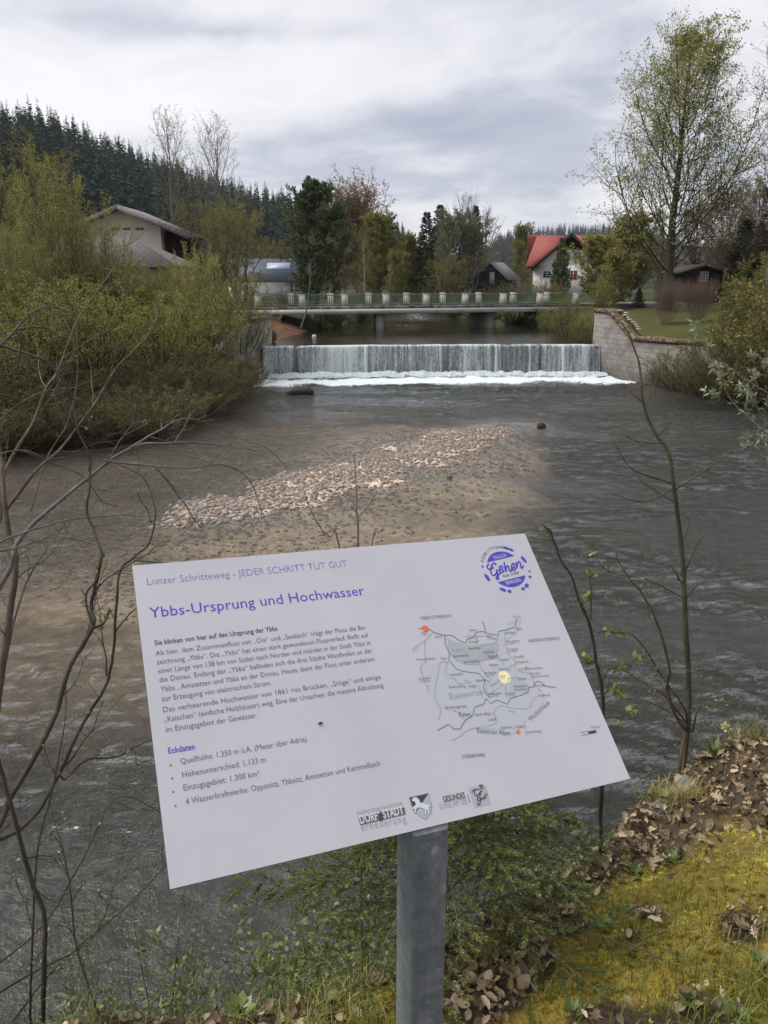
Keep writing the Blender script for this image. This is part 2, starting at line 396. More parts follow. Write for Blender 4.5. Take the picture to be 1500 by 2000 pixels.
tag(mk('ground', g, m, smooth=True, attrs={'Col': col}), kind='structure')
# ------------------------------------------------------------------ water
def wdist(x, y):
    t = ((x-WEIR_A[0])*_we[0]+(y-WEIR_A[1])*_we[1])/WEIR_L; s = (x-WEIR_A[0])*_wn[0]+(y-WEIR_A[1])*_wn[1]
    return t, s+.55*np.sin(np.pi*np.clip(t, 0, 1))
def water_mat(name, murk, tint, rip, foamscale=5.0, murkfac=.25):
    m, b = newmat(name)
    tc = b.n('ShaderNodeTexCoord'); mp = b.n('ShaderNodeMapping', {0: (tc, 'Object'), 'Scale': (1.0, 1.5, 1), 'Rotation': (0, 0, R(-12))})
    a = b.n('ShaderNodeAttribute', attribute_name='rough'); fo = b.n('ShaderNodeAttribute', attribute_name='foam')
    n1 = b.noise(mp, 2.1, 6, .62, .9); n2 = b.noise(mp, 9.0, 5, .62, .7)
    hgt = b.math('ADD', b.math('MULTIPLY', (n1, 0), 1.0), b.math('MULTIPLY', (n2, 0), .30))
    st = b.math('MULTIPLY_ADD', (a, 'Fac'), rip, rip*.22)
    bp = b.n('ShaderNodeBump', {'Strength': st, 'Distance': .22, 'Height': hgt})
    fr = b.n('ShaderNodeFresnel', {'IOR': 1.41, 'Normal': bp})
    tr = b.n('ShaderNodeBsdfTransparent', {0: tint}); df = b.n('ShaderNodeBsdfDiffuse', {0: murk})
    body = b.n('ShaderNodeMixShader', {0: murkfac, 1: tr, 2: df})
    gl = b.n('ShaderNodeBsdfGlossy', {0: (.97, .97, .97), 'Roughness': .045, 'Normal': bp})
    wat = b.n('ShaderNodeMixShader', {0: fr, 1: body, 2: gl})
    mp2 = b.n('ShaderNodeMapping', {0: (tc, 'Object'), 'Scale': (1.0, .75, 1)})
    fn = b.noise(mp2, foamscale, 7, .68, .4)
    ff = b.math('SUBTRACT', b.math('ADD', (fo, 'Fac'), (fn, 0)), .92)
    ff = b.n('ShaderNodeClamp', {0: b.math('MULTIPLY', ff, 5.0)})
    wh = b.n('ShaderNodeBsdfDiffuse', {0: (.62, .67, .69), 'Normal': b.n('ShaderNodeBump', {'Strength': .6, 'Distance': .08, 'Height': (fn, 0)})})
    b.n('ShaderNodeOutputMaterial', {0: b.n('ShaderNodeMixShader', {0: ff, 1: wat, 2: wh})})
    return m
wx = np.array(sorted([-v for v in span(10, 62, .12, 2)[1:]]+list(np.arange(-10, 18, .09))+span(18, 68, .2, 2)))
wy = np.array(span(-6, 3, .5, .1)[:-1]+span(3, 44.6, .045, .20))
def waves(x, y):
    rgh = wrough(x, y); dwx = (fbm(x*.4, y*.4, 51)-.5)*4; dwy = (fbm(x*.4, y*.4, 52)-.5)*4
    w = 0
    for (kx, ky, a, s) in ((.5, 2.0, 1, 1), (-.9, 3.1, .7, 2), (1.6, 4.6, .45, 3), (.3, 1.1, 1.2, 4)):
        w = w+a*np.sin(kx*(x+dwx)+ky*(y+dwy)+s)
    w = w/3+(fbm(x*2.2, y*3.4, 53)-.5)*2.6+(np.abs(fbm(x*1.1, y*1.7, 54)-.5))*-2
    return w*.042*(.16+rgh)
def wrough(x, y):
    r = .44+.62*sstep(1, 6, x-(y-16)*.30)*sstep(36, 24, y)-.12*sstep(9, 5, y)+.35*sstep(-1, -6, x)*sstep(20, 10, y)
    t, s = wdist(x, y); r = r+.9*sstep(9, 0, s)*(y > 30)
    cur = fbm(x*.22+.10*y, y*.55, 55, 3)          # streaks of smoother and rougher current
    return np.clip(r*(1-.55*np.clip(bar(x, y)*1.5, 0, 1))*(.25+1.5*sstep(.30, .70, cur)), .08, 1.3)
def wfoam(x, y):
    t, s = wdist(x, y)
    f = .80*sstep(4.4+3.5*(fbm(x*.6, y*.6, 61)-.5), .8, s)*(y > 36)+.34*sstep(9.5, 2.5, s)*(y > 30)
    def sp(px, py, rx, ry, k):
        c = atz(px, py, 0); return k*np.exp(-((x-c[0])/rx)**2-((y-c[1])/ry)**2)
    f = f+sp(1300, 815, 1.3, 1.6, .30)+sp(1370, 775, 2.6, 1.2, .30)+sp(1450, 790, 2, 1.5, .25)+sp(1340, 845, 1.2, 1.0, .22)
    f = f+sp(100, 1065, 1.0, .25, .42)+sp(60, 1110, .6, .2, .36)+sp(180, 1497, .40, .045, .55)+sp(120, 1618, .30, .05, .50)+sp(250, 1622, .34, .05, .50)
    f = f+sp(1100, 1000, 1.5, 3, .12)+sp(1250, 1000, 1.5, 2, .12)+sp(250, 1870, .25, .05, .45)
    return f
X, Y, Z, V, F = grid(wx, wy)
x, y = V[:, 0], V[:, 1]; t_, s_ = wdist(x, y)
V[:, 2] = waves(x, y)+.10*sstep(3, .6, s_)*(y > 38)*fbm(x*1.7, y*1.7, 62)*2
keep = s_[F].min(1) > .05
tag(mk('river', G().add(V, F[keep]), water_mat('river_water', (.120, .124, .118), (.94, .92, .82), 1.15, 5.0, .16), smooth=True, attrs={'rough': wrough(x, y), 'foam': wfoam(x, y)}), kind='structure')
wx2 = np.arange(-9, 16, .16); wy2 = np.array(span(42, 122, .16, .7))
X, Y, Z, V, F = grid(wx2, wy2, lambda x, y: WL+(fbm(x*1.2, y*2.0, 71)-.5)*.03*(1+3*sstep(68, 76, y)))
x, y = V[:, 0], V[:, 1]; t_, s_ = wdist(x, y); keep = s_[F].max(1) < -.02
fo = .42*np.exp(-((x-3.2)/2.6)**2)*sstep(68, 74, y)*sstep(100, 84, y)+.45*np.exp(-((x-1)/3.5)**2-((y-64)/.8)**2)
rg = .02+.7*sstep(68, 76, y)
tag(mk('upper_river', G().add(V, F[keep]), water_mat('upper_water', (.045, .042, .020), (.55, .50, .33), .5, 3.0, .35), smooth=True, attrs={'rough': rg, 'foam': fo}), kind='structure')
# ------------------------------------------------------------------ masonry, concrete, house materials
def brickmat(name, c1, c2, mortar, bw, bh, stain):
    m, b = newmat(name)
    a = b.n('ShaderNodeAttribute', attribute_name='along'); tc = b.n('ShaderNodeTexCoord'); sp = b.n('ShaderNodeSeparateXYZ', {0: (tc, 'Object')})
    v = b.n('ShaderNodeCombineXYZ', {0: (a, 'Fac'), 1: (sp, 2), 2: 0.0})
    nd = b.noise((tc, 'Object'), 1.3, 3)
    v2 = b.n('ShaderNodeVectorMath', {0: v, 1: b.n('ShaderNodeVectorMath', {0: (nd, 1), 1: (.12, .10, 0)}, operation='MULTIPLY')}, operation='ADD')
    br = b.n('ShaderNodeTexBrick', {'Vector': v2, 'Color1': c1, 'Color2': c2, 'Mortar': mortar, 'Scale': 1.0, 'Mortar Size': .012, 'Brick Width': bw, 'Row Height': bh, 'Mortar Smooth': .3, 'Bias': 0.0})
    n2 = b.noise((tc, 'Object'), .8, 6, .65); k = b.ramp((n2, 0), [(.28, (.42, .39, .33)), (.52, (1, 1, 1)), (.75, stain)])
    n3 = b.noise((tc, 'Object'), 14, 5, .7); k3 = b.ramp((n3, 0), [(.3, .7), (.7, 1.2)])
    c = b.mix(1.0, b.mix(1.0, br, k, 'MULTIPLY'), k3, 'MULTIPLY')
    low = b.n('ShaderNodeMapRange', {0: (sp, 2), 1: .0, 2: .9, 3: .8, 4: 0.0})
    c = b.mix(b.math('MULTIPLY', low, (n2, 0)), c, (.07, .065, .035))
    hgt = b.math('ADD', (br, 1), b.math('MULTIPLY', (n3, 0), -.5))
    bp = b.n('ShaderNodeBump', {'Strength': .7, 'Distance': .03, 'Height': hgt}); bp.invert = True
    b.n('ShaderNodeOutputMaterial', {0: b.n('ShaderNodeBsdfPrincipled', {'Base Color': (c, 2), 'Roughness': .9, 'Specular IOR Level': .2, 'Normal': bp})})
    return m
brickmat('stone_blocks', (.26, .24, .222), (.205, .192, .18), (.15, .137, .12), .55, .27, (.75, .70, .78))
nmat('mossy_coping', (.045, .030, .014), (.11, .075, .03), 6, .95, .8, 30, c3=(.28, .25, .21))
nmat('concrete', (.20, .19, .165), (.33, .31, .28), 1.6, .9, .4, 12)
nmat('dark_concrete', (.05, .048, .04), (.15, .14, .12), 2.0, .9, .5, 12)
nmat('fascia', (.36, .35, .33), (.50, .48, .46), 1.0, .9, .2, 9)
nmat('stained_kerb', (.03, .028, .022), (.26, .25, .22), 3.0, .95, .4, 14)
nmat('cream_post', (.42, .40, .34), (.54, .51, .45), 2.5, .85, .1, 20)
nmat('green_paint', (.075, .13, .085), (.11, .17, .115), 3, .6)
nmat('weathered_wood', (.13, .115, .10), (.25, .23, .21), 9, .9, .5, 40, (1, 8, 1))
nmat('plaster', (.66, .60, .53), (.76, .70, .63), .8, .95, .15, 20)
nmat('white_plaster', (.72, .70, .69), (.80, .78, .77), .8, .95, .15, 20)
nmat('dark_wood', (.012, .010, .009), (.035, .028, .022), 3, .85, .4, 20, (6, 6, 1))
nmat('red_tiles', (.22, .060, .050), (.30, .085, .070), 1.2, .8, .5, 9, (6, 1, 6))
nmat('slate', (.085, .075, .073), (.16, .145, .14), 5, .85, .6, 12, (1, 4, 4), c3=(.34, .32, .32), spec=.15)
nmat('blue_roof', (.050, .062, .085), (.080, .095, .125), 2, .6, .3, 10, (1, 4, 4))
nmat('grey_roof', (.13, .13, .13), (.22, .22, .22), 2, .8, .4, 8, (5, 1, 5))
nmat('turf_roof', (.030, .026, .016), (.075, .062, .04), 6, .95, .8, 25)
flat('white_frame', (.75, .74, .72)); flat('pane', (.035, .04, .05), .12, .5); flat('red_shutter', (.28, .03, .025)); flat('skylight', (.34, .40, .48), .2, .5)
flat('pale_board', (.40, .38, .36), .8); nmat('brick_red', (.16, .10, .08), (.24, .16, .13), 4, .9, .3)
# ------------------------------------------------------------------ weir
wt = np.linspace(-.004, 1.004, 260); cp = weir_pt(wt)
root = thing('weir', 'broad river weir of dark concrete behind a sheet of falling water', 'weir', (2.7, 43.3, 0)); root['_base'] = (2.7, 43.3, 0)
g = G(); n = len(cp); back = cp-np.outer(np.ones(n), _wn)*.9; frt = cp+np.outer(np.ones(n), _wn)*.12
Vv = np.concatenate([np.c_[frt, np.full(n, -1.3)], np.c_[cp, np.full(n, WL-.09)], np.c_[back, np.full(n, WL-.12)], np.c_[back, np.full(n, -1.3)]])
i = np.arange(n-1); fs = [np.stack([k*n+i, k*n+i+1, (k+1)*n+i+1, (k+1)*n+i], 1) for k in range(3)]
g.add(Vv, np.concatenate(fs)); mk('sill_wall', g, MATS['dark_concrete'], root)
rs = np.random.RandomState(4)
# falling sheet: over the lip, then down a parabola
nu, nv = 760, 34
tu = np.linspace(0, 1, nu); base = weir_pt(tu); jet = np.interp(tu, np.linspace(0, 1, 240), rs.rand(240))
streams = np.zeros(nu)
for px, kk in ((573, -1), (645, .9), (711, 1), (800, .4), (907, .8), (970, .9), (1037, .8), (1060, -.5), (1103, 1.2), (860, .3)):
    streams += kk*np.exp(-((tu-(px-511)/665.)/.0045)**2)
streams = streams+(fbm(tu*16, tu*0, 86, 3)-.5)*1.5
vv = np.linspace(0, 1, nv); drop = np.where(vv < .14, 0, (vv-.14)/.86)**1.0
fwd = np.where(vv < .14, -.55+vv/.14*.55, .62*np.sqrt(np.maximum(drop, 0))*.72)
colr = (fbm(tu*90, tu*0, 81, 3)-.5)
Px = base[None, :, :]+(fwd[:, None]+colr[None, :]*.14*drop[:, None]+streams[None, :]*.07*(drop[:, None]**.3)*(drop[:, None] > 0))[:, :, None]*_wn
Pz = WL+.035-drop[:, None]*(WL+.16)+.03*(fbm(tu*25, tu*0, 83)-.5)[None, :]*np.ones((nv, 1))-.05*np.clip(-streams, 0, 1)[None, :]
Vv = np.concatenate([Px, Pz[:, :, None]], 2).reshape(-1, 3); idx = np.arange(nu*nv).reshape(nv, nu)
F = np.stack([idx[:-1, :-1], idx[1:, :-1], idx[1:, 1:], idx[:-1, 1:]], -1).reshape(-1, 4)
m, b = newmat('falling_water')
tc = b.n('ShaderNodeTexCoord'); sp = b.n('ShaderNodeSeparateXYZ', {0: (tc, 'Object')}); da = b.n('ShaderNodeAttribute', attribute_name='drop'); sa = b.n('ShaderNodeAttribute', attribute_name='stream')
mp = b.n('ShaderNodeMapping', {0: (tc, 'Object'), 'Scale': (5.5, .3, .42)}); mp2 = b.n('ShaderNodeMapping', {0: (tc, 'Object'), 'Scale': (15, .3, 5.5)})
na = b.noise(mp, 1.0, 5, .7, .15); nb2 = b.noise(mp2, 1.0, 4, .75, .2)
f = b.math('ADD', b.math('MULTIPLY', (na, 0), .70), b.math('MULTIPLY', (nb2, 0), .50))
f = b.math('ADD', f, b.math('MULTIPLY', (sa, 'Fac'), .22)); f = b.math('ADD', f, b.math('MULTIPLY', (da, 'Fac'), .03))
lip = b.n('ShaderNodeMapRange', {0: (da, 'Fac'), 1: -.01, 2: .045, 3: .13, 4: 0.0}); f = b.math('ADD', f, lip)
al = b.ramp(f, [(.49, .08), (.60, .36), (.74, .95)])
wh = b.n('ShaderNodeBsdfDiffuse', {0: (.52, .57, .57), 'Normal': b.n('ShaderNodeBump', {'Strength': .8, 'Distance': .06, 'Height': f})})
tr = b.n('ShaderNodeBsdfTransparent', {0: (.36, .41, .40)}); gl = b.n('ShaderNodeBsdfGlossy', {0: (.7, .75, .76), 'Roughness': .25})
clear = b.n('ShaderNodeMixShader', {0: .12, 1: tr, 2: gl})
b.n('ShaderNodeOutputMaterial', {0: b.n('ShaderNodeMixShader', {0: al, 1: clear, 2: wh})})
tag(mk('water_curtain', G().add(Vv, F), m, smooth=True, attrs={'drop': np.repeat(drop-.0*(vv < .14)-.02*(vv < .10), nu), 'stream': np.tile(streams, nv)}), kind='structure')
# splash of white water at the foot, a lumpy sheet
nu, nv = 420, 26; tu = np.linspace(-.01, 1.01, nu); sv = np.linspace(.15, 2.4, nv); base = weir_pt(tu)
P2 = base[None]+sv[:, None, None]*_wn; hgt = .26*np.exp(-((sv-.75)/.5)**2)[:, None]*(.45+1.1*fbm(P2[..., 0]*2.3, P2[..., 1]*2.3, 91))+.10*(fbm(P2[..., 0]*5, P2[..., 1]*6, 92)-.5)
hgt = hgt+.03-.10*sstep(1.4, 2.4, sv[:, None]+.8*(fbm(P2[..., 0]*.9, P2[..., 1]*.9, 93)-.5))+.02
Vv = np.concatenate([P2, hgt[..., None]], 2).reshape(-1, 3); idx = np.arange(nu*nv).reshape(nv, nu)
F = np.stack([idx[:-1, :-1], idx[1:, :-1], idx[1:, 1:], idx[:-1, 1:]], -1).reshape(-1, 4)
m, b = newmat('foam'); tc = b.n('ShaderNodeTexCoord'); ea_ = b.n('ShaderNodeAttribute', attribute_name='edge'); n1_ = b.noise((tc, 'Object'), 3.2, 7, .7, .5); n2_ = b.noise((tc, 'Object'), 9, 5, .65)
cr = b.ramp((n2_, 0), [(.32, (.30, .36, .385)), (.64, (.56, .62, .64))]); df = b.n('ShaderNodeBsdfDiffuse', {0: (cr, 0), 'Normal': b.n('ShaderNodeBump', {'Strength': .6, 'Distance': .06, 'Height': (n2_, 0)})})
al = b.n('ShaderNodeClamp', {0: b.math('MULTIPLY', b.math('SUBTRACT', b.math('ADD', (n1_, 0), .62), (ea_, 'Fac')), 4.0)}); b.n('ShaderNodeOutputMaterial', {0: b.n('ShaderNodeMixShader', {0: al, 1: b.n('ShaderNodeBsdfTransparent', {}), 2: df})})
tag(mk('foam', G().add(Vv, F), MATS['foam'], smooth=True, attrs={'edge': np.repeat(sstep(.2, 1.8, sv)*1.2, nu)}), kind='stuff')
# ------------------------------------------------------------------ river walls
def wall_strip(path, tops, th, z0, g, lift=0.0):
    """a wall along a plan path with a varying top; returns length along per vertex"""
    P = np.asarray(path, float); d = np.gradient(P, axis=0); d /= np.linalg.norm(d, axis=1, keepdims=True); nr = np.c_[-d[:, 1], d[:, 0]]
    L = np.r_[0, np.cumsum(np.linalg.norm(np.diff(P, axis=0), axis=1))]; tops = np.asarray(tops, float); n = len(P)
    f, bk = P, P+nr*th; z0 = np.broadcast_to(z0, (n,))
    Vv = np.concatenate([np.c_[f, z0], np.c_[f, tops], np.c_[bk, tops], np.c_[bk, z0]]); i = np.arange(n-1)
    F = np.concatenate([np.stack([k*n+i, k*n+i+1, ((k+1) % 4)*n+i+1, ((k+1) % 4)*n+i], 1) for k in range(4)])
    g.add(Vv, F); g.add(Vv[[0, n, 2*n, 3*n]], [(0, 1, 2, 3)]); g.add(Vv[[n-1, 2*n-1, 3*n-1, 4*n-1]], [(3, 2, 1, 0)])
    return np.concatenate([np.tile(L, 4), np.zeros(4), np.full(4, L[-1])])
pth = [(11.85, 44.9), (12.02, 43.9), (12.22, 43.2), (12.55, 42.3), (12.95, 41.3), (13.6, 40.3), (14.5, 39.0), (15.7, 37.6), (18, 36), (22, 34.4), (34, 34), (50, 37)]
tops = [3.42, 3.42, 3.40, 2.80, 2.12, 2.12, 2.14, 2.16, 2.2, 2.2, 2.2, 2.2]
root = thing('retaining_wall', 'pinkish stone block river wall stepping down from a tall pier beside the weir', 'stone wall', (12.9, 41, 0)); root['_base'] = (12.9, 41, 0)
g = G(); al = wall_strip(pth, tops, .55, -1.4, g); mk('masonry', g, MATS['stone_blocks'], root, attrs={'along': al})
g = G(); P = np.array(pth); d = np.gradient(P, axis=0); d /= np.linalg.norm(d, axis=1, keepdims=True); P2 = P+np.c_[d[:, 1], -d[:, 0]]*.07
tt = np.linspace(0, 1, 120); Lp = np.r_[0, np.cumsum(np.linalg.norm(np.diff(P2, axis=0), axis=1))]; ll = tt**1.6*Lp[-1]
Pd = np.c_[np.interp(ll, Lp, P2[:, 0]), np.interp(ll, Lp, P2[:, 1])]; td = np.interp(ll, Lp, tops)
wall_strip(Pd, td+.24+.07*(fbm(ll*1.7, ll*0, 95)-.5)*2, .72, td+.003, g); mk('coping', g, MATS['mossy_coping'], root)
g = G(); rs = np.random.RandomState(7)       # pale lichened slabs lying along the sloping coping
for k in range(9):
    u = .3+k*.28; q = np.array([np.interp(u, [0, 3.1], [12.25, 13.05]), np.interp(u, [0, 3.1], [43.2, 41.3])]); zc = np.interp(u, [0, 3.1], [3.42, 2.2])+.27
    g.box((q[0]+.42+rs.rand()*.2, q[1]+.1, zc), (.16+.14*rs.rand(), .22, .05+.04*rs.rand()), rs.rand()*3)
nmat('lichen', (.30, .28, .22), (.48, .46, .40), 5, .95, .5); mk('coping_stone', g, MATS['lichen'], root)
root = thing('abutment_wall', 'grey concrete abutment wall at the left end of the weir', 'concrete wall', (-6.7, 42.5, 0)); root['_base'] = (-6.7, 42.5, 0)
pth = [(-9.6, 38.6), (-8.2, 40.4), (-7.3, 41.8), (-6.62, 42.9), (-6.55, 44.6), (-6.5, 46.0)]
g = G(); wall_strip(pth, [1.2, 2.0, 2.9, 3.05, 3.05, 3.05], .5, -1.2, g); mk('concrete_face', g, MATS['concrete'], root)
g = G(); wall_strip(np.array(pth[2:])+[.05, -.05], [3.12, 3.2, 3.2, 3.2], .6, [2.903, 3.053, 3.053, 3.053], g); mk('coping', g, MATS['mossy_coping'], root)
# ------------------------------------------------------------------ road bridge
AX, PR = np.array([.960, .280]), np.array([-.280, .960]); AZ = math.atan2(.280, .960)
p0 = at(590, 577, 56.0); N0 = p0[:2]; ZR = p0[2]-.02; ZK = at(590, 599, 56)[2]; ZF = at(590, 604.5, 56)[2]; ZB = at(590, 614, 56)[2]
root = thing('road_bridge', 'low concrete road bridge with green railings and cream posts upstream of the weir', 'bridge', (N0[0], N0[1], 0)); root['_base'] = (N0[0], N0[1], 0)
def bp_(s, w, z): q = N0+AX*s+PR*w; return np.array([q[0], q[1], z])
WB, S0, S1, PSP = 4.9, -5.0, 24.0, 3.06
def bblock(g, s0, s1, w0, w1, z0, z1):
    g.hexa([bp_(s0, w0, z0), bp_(s1, w0, z0), bp_(s1, w1, z0), bp_(s0, w1, z0)], [bp_(s0, w0, z1), bp_(s1, w0, z1), bp_(s1, w1, z1), bp_(s0, w1, z1)])
g = G(); bblock(g, S0, S1, -.15, WB+.15, ZB, ZF); mk('deck', g, MATS['fascia'], root)
g = G(); bblock(g, S0, S1, -.11, .35, ZF+.002, ZK); bblock(g, S0, S1, WB-.35, WB+.11, ZF+.002, ZK); mk('kerb', g, MATS['stained_kerb'], root)
for side, w in ((0, .08), (1, WB-.08)):
    for i in range(-1, 8):
        g = G(); s = i*PSP; bblock(g, s-.21, s+.21, w-.17, w+.17, ZK-.14, ZR+.03); bblock(g, s-.23, s+.23, w-.19, w+.19, ZR+.032, ZR+.08); mk('post', g, MATS['cream_post'], root)
        a0, a1 = s+.215, s+PSP-.215; nb3 = 19; ss = np.linspace(a0, a1, nb3); arch = .10*np.sin(np.pi*(ss-a0)/(a1-a0))
        g = G(); bars = np.array([[bp_(q, w, ZK+.06), bp_(q, w, ZR-.09+h)] for q, h in zip(ss, arch)])
        g.tubes(bars, np.full(bars.shape[:2], .019), 4)
        g.tubes(np.array([bp_(q, w, ZR-.07+h) for q, h in zip(ss, arch)]), np.full(nb3, .032), 6); g.tubes(np.array([bp_(q, w, ZK+.09) for q in ss]), np.full(nb3, .024), 4)
        mk('railing', g, MATS['green_paint'], root)
def s_at(px):                              # where the sight line of that column meets the near edge, as a length along it
    d = ray(px, 610)[:2]; A = np.array([[d[0], -AX[0]], [d[1], -AX[1]]]); return np.linalg.solve(A, N0)[1]
for px, hw, dw0, dw1 in ((745, .27, .35, 1.1), (965, .30, .5, 4.2)):
    s = s_at(px); g = G(); bblock(g, s-hw, s+hw, dw0, dw1, .6, ZB-.002); mk('pier', g, MATS['concrete'], root)
g = G(); bblock(g, S0-1, s_at(548), -.05, WB, .5, ZB-.002); mk('abutment', g, MATS['brick_red'], root); g = G(); bblock(g, s_at(1078), S1+1, -.05, WB, .5, ZB-.002); mk('abutment', g, MATS['brick_red'], root)
g = G(); bblock(g, S0-12, S0, -.1, WB, ZB, ZK); bblock(g, S1, S1+16, -.1, WB, ZB, ZK); nmat('road_gravel', (.10, .095, .085), (.17, .16, .15), 6, .95); tag(mk('road', g, MATS['road_gravel']), kind='structure')
# ------------------------------------------------------------------ houses
def pxm(y): return y/1.06/FPX              # metres per pixel at that distance
def window(root, x, y, z, w, h, nx=2, ny=2, name='window'):
    """a framed window in a wall that faces -Y, world coordinates"""
    g = G(); t = .07
    g.box((x, y-.035, z-h/2+t/2), (w, .07, t)); g.box((x, y-.035, z+h/2-t/2), (w, .07, t))
    for sgn in (-1, 1): g.box((x+sgn*(w/2-t/2), y-.035, z), (t, .07, h-2*t-.004))
    for k in range(1, nx): g.box((x-w/2+w*k/nx, y-.03, z), (.045, .055, h-2*t-.004))
    for k in range(1, ny): g.box((x, y-.028, z-h/2+h*k/ny), (w-2*t-.004, .045, .04))
    f = mk(name, g, MATS['white_frame'], root)
    g = G(); g.box((x, y-.008, z), (w-.02, .012, h-.02)); o = mk('pane', g, MATS['pane'])
    bs = np.array(root['_base']); o.data.transform(__import__('mathutils').Matrix.Translation(tuple(-bs))); o.parent = f
    return f
def roofslab(g, a, b_, c, d, th=.16, mi=0):  # four corners of the upper face
    a, b_, c, d = map(np.array, (a, b_, c, d)); n = np.cross(b_-a, d-a); n = n/np.linalg.norm(n); n = n if n[2] > 0 else -n
    g.hexa([a-n*th, b_-n*th, c-n*th, d-n*th], [a, b_, c, d], mi)
def house_root(name, label, cat, x, y, z):
    r = thing(name, label, cat, (x, y, z)); r['_base'] = (x, y, z); return r
# barn with a white gable above the willows
D = 60.; ap = at(237, 402, D); k = pxm(D); gz0 = 2.8; xr = at(316, 480, D)[0]; xl = 2*ap[0]-xr; hw = xr-ap[0]; slope = 54/133.
r = house_root('barn', 'tall cream barn gable with three slit windows above the riverside willows', 'barn', ap[0], D, gz0)
zt = ap[2]-.25; ze = zt-hw*slope
g = G(); F_ = [(xl, D, gz0), (xr, D, gz0), (xr, D, ze), (ap[0], D, zt), (xl, D, ze)]; B_ = [(p[0], p[1]+5, p[2]) for p in F_]
g.poly(F_); g.poly(B_[::-1]); [g.poly([F_[i], B_[i], B_[(i+1) % 5], F_[(i+1) % 5]]) for i in (0, 1, 2, 3, 4)]; mk('wall', g, MATS['plaster'], r)
g = G(); ow = 133*k*1.02
for sg in (-1, 1): roofslab(g, (ap[0], D-1.1, ap[2]), (ap[0]+sg*ow, D-1.1, ap[2]-ow*slope), (ap[0]+sg*ow, D+5.6, ap[2]-ow*slope), (ap[0], D+5.6, ap[2]), .18)
mk('roof', g, MATS['slate'], r)
g = G(); g.box((xr+.75, D+2.8, (gz0+ze-.3)/2), (1.45, 4, ze-.75-gz0)); mk('lean_to', g, MATS['dark_wood'], r)
for sg in (-1, 1):
    g = G(); nn = 9
    roofslab(g, (ap[0]+sg*.06, D-1.17, ap[2]-.06), (ap[0]+sg*ow, D-1.17, ap[2]-ow*slope-.04), (ap[0]+sg*ow, D-1.105, ap[2]-ow*slope-.04), (ap[0]+sg*.06, D-1.105, ap[2]-.06), .26); mk('bargeboard', g, MATS['weathered_wood'], r)
for px in (223, 248, 273):
    q = at(px, 447, D); g = G(); g.box((q[0], D-.02, q[2]), (15*k, .06, 4.6*k)); mk('slit_window', g, MATS['weathered_wood'], r)
# slate hipped shed before the barn
D = 51.; k = pxm(D); e0, e1 = at(60, 521, D), at(347, 518, D); r0, r1 = at(120, 461, D+3.6), at(258, 463, D+3.6)
r = house_root('slate_shed', 'low shed with a pale weathered slate roof in front of the barn', 'shed', (e0[0]+e1[0])/2, D, 2.7); zE = (e0[2]+e1[2])/2; zR = (r0[2]+r1[2])/2
g = G(); roofslab(g, (e0[0], D, zE), (e1[0], D, zE), (r1[0], D+3.6, zR), (r0[0], D+3.6, zR), .14); roofslab(g, (e1[0], D+7.2, zE), (e0[0], D+7.2, zE), (r0[0], D+3.61, zR), (r1[0], D+3.61, zR), .14)
g.add([(e1[0]+.01, D, zE), (e1[0]+.01, D+7.2, zE), (r1[0]+.01, D+3.6, zR)], [(0, 1, 2)]); g.add([(e0[0]-.01, D, zE), (r0[0]-.01, D+3.6, zR), (e0[0]-.01, D+7.2, zE)], [(0, 1, 2)])
mk('roof', g, MATS['slate'], r); g = G(); g.box(((e0[0]+e1[0])/2, D+3.6, (2.5+zE-.2)/2), (e1[0]-e0[0]-.8, 6.2, zE-.2-2.5)); mk('wall', g, MATS['weathered_wood'], r)
# blue-roofed house
D = 88.; k = pxm(D); x1 = at(589, 520, D)[0]; x0 = x1-8.5; zr, zev = at(586, 505, D+3)[2], at(590, 549, D)[2]
r = house_root('blue_roofed_house', 'house with a dark blue-grey roof and long skylight behind the left end of the bridge', 'house', (x0+x1)/2, D, 2.9)
g = G(); g.box(((x0+x1)/2, D+3.2, (2.6+zev)/2), (x1-x0-.7, 5.6, zev-2.6-.1)); xg = x1-.36; g.poly([(xg, D+.45, zev-.1), (xg, D+5.95, zev-.1), (xg, D+3.2, zr-.35)]); mk('wall', g, MATS['white_plaster'], r)
g = G(); roofslab(g, (x0, D-.3, zev), (x1, D-.3, zev), (x1, D+3.2, zr), (x0, D+3.2, zr)); roofslab(g, (x0, D+6.7, zev), (x1, D+6.7, zev), (x1, D+3.205, zr), (x0, D+3.205, zr)); mk('roof', g, MATS['blue_roof'], r)
sk = lambda px, py, o=0: (at(px, py, D)[0], D-.3+3.5*(549-py)/44., zev+(zr-zev)*(549-py)/44.+.03+o)
g = G(); roofslab(g, sk(516, 526), sk(562, 526), sk(562, 514), sk(516, 514), .02); mk('skylight', g, MATS['skylight'], r)
for px in (570, 596-20, 584): window(r, at(px, 557, D)[0], D+.4, zev-.75, .5, .9, 1, 2)
# dark hut
D = 95.; k = pxm(D); a = at(959, 513, D)
r = house_root('wooden_hut', 'small black timber hut with a pale door beyond the bridge', 'hut', a[0], D, 3.0); th = R(-24); cs, sn = math.cos(th), math.sin(th)
def rr(x, y, z): return (a[0]+x*cs-y*sn, D+x*sn+y*cs, z)
hwid, zt, zE = 1.9, a[2], a[2]-1.75
g = G(); F_ = [rr(-hwid, 0, 2.4), rr(hwid, 0, 2.4), rr(hwid, 0, zE), rr(0, 0, zt-.1), rr(-hwid, 0, zE)]; B_ = [rr(-hwid, 5, 2.4), rr(hwid, 5, 2.4), rr(hwid, 5, zE), rr(0, 5, zt-.1), rr(-hwid, 5, zE)]
g.poly(F_); g.poly(B_[::-1]); [g.poly([F_[i], B_[i], B_[(i+1) % 5], F_[(i+1) % 5]]) for i in range(5)]; mk('wall', g, MATS['dark_wood'], r)
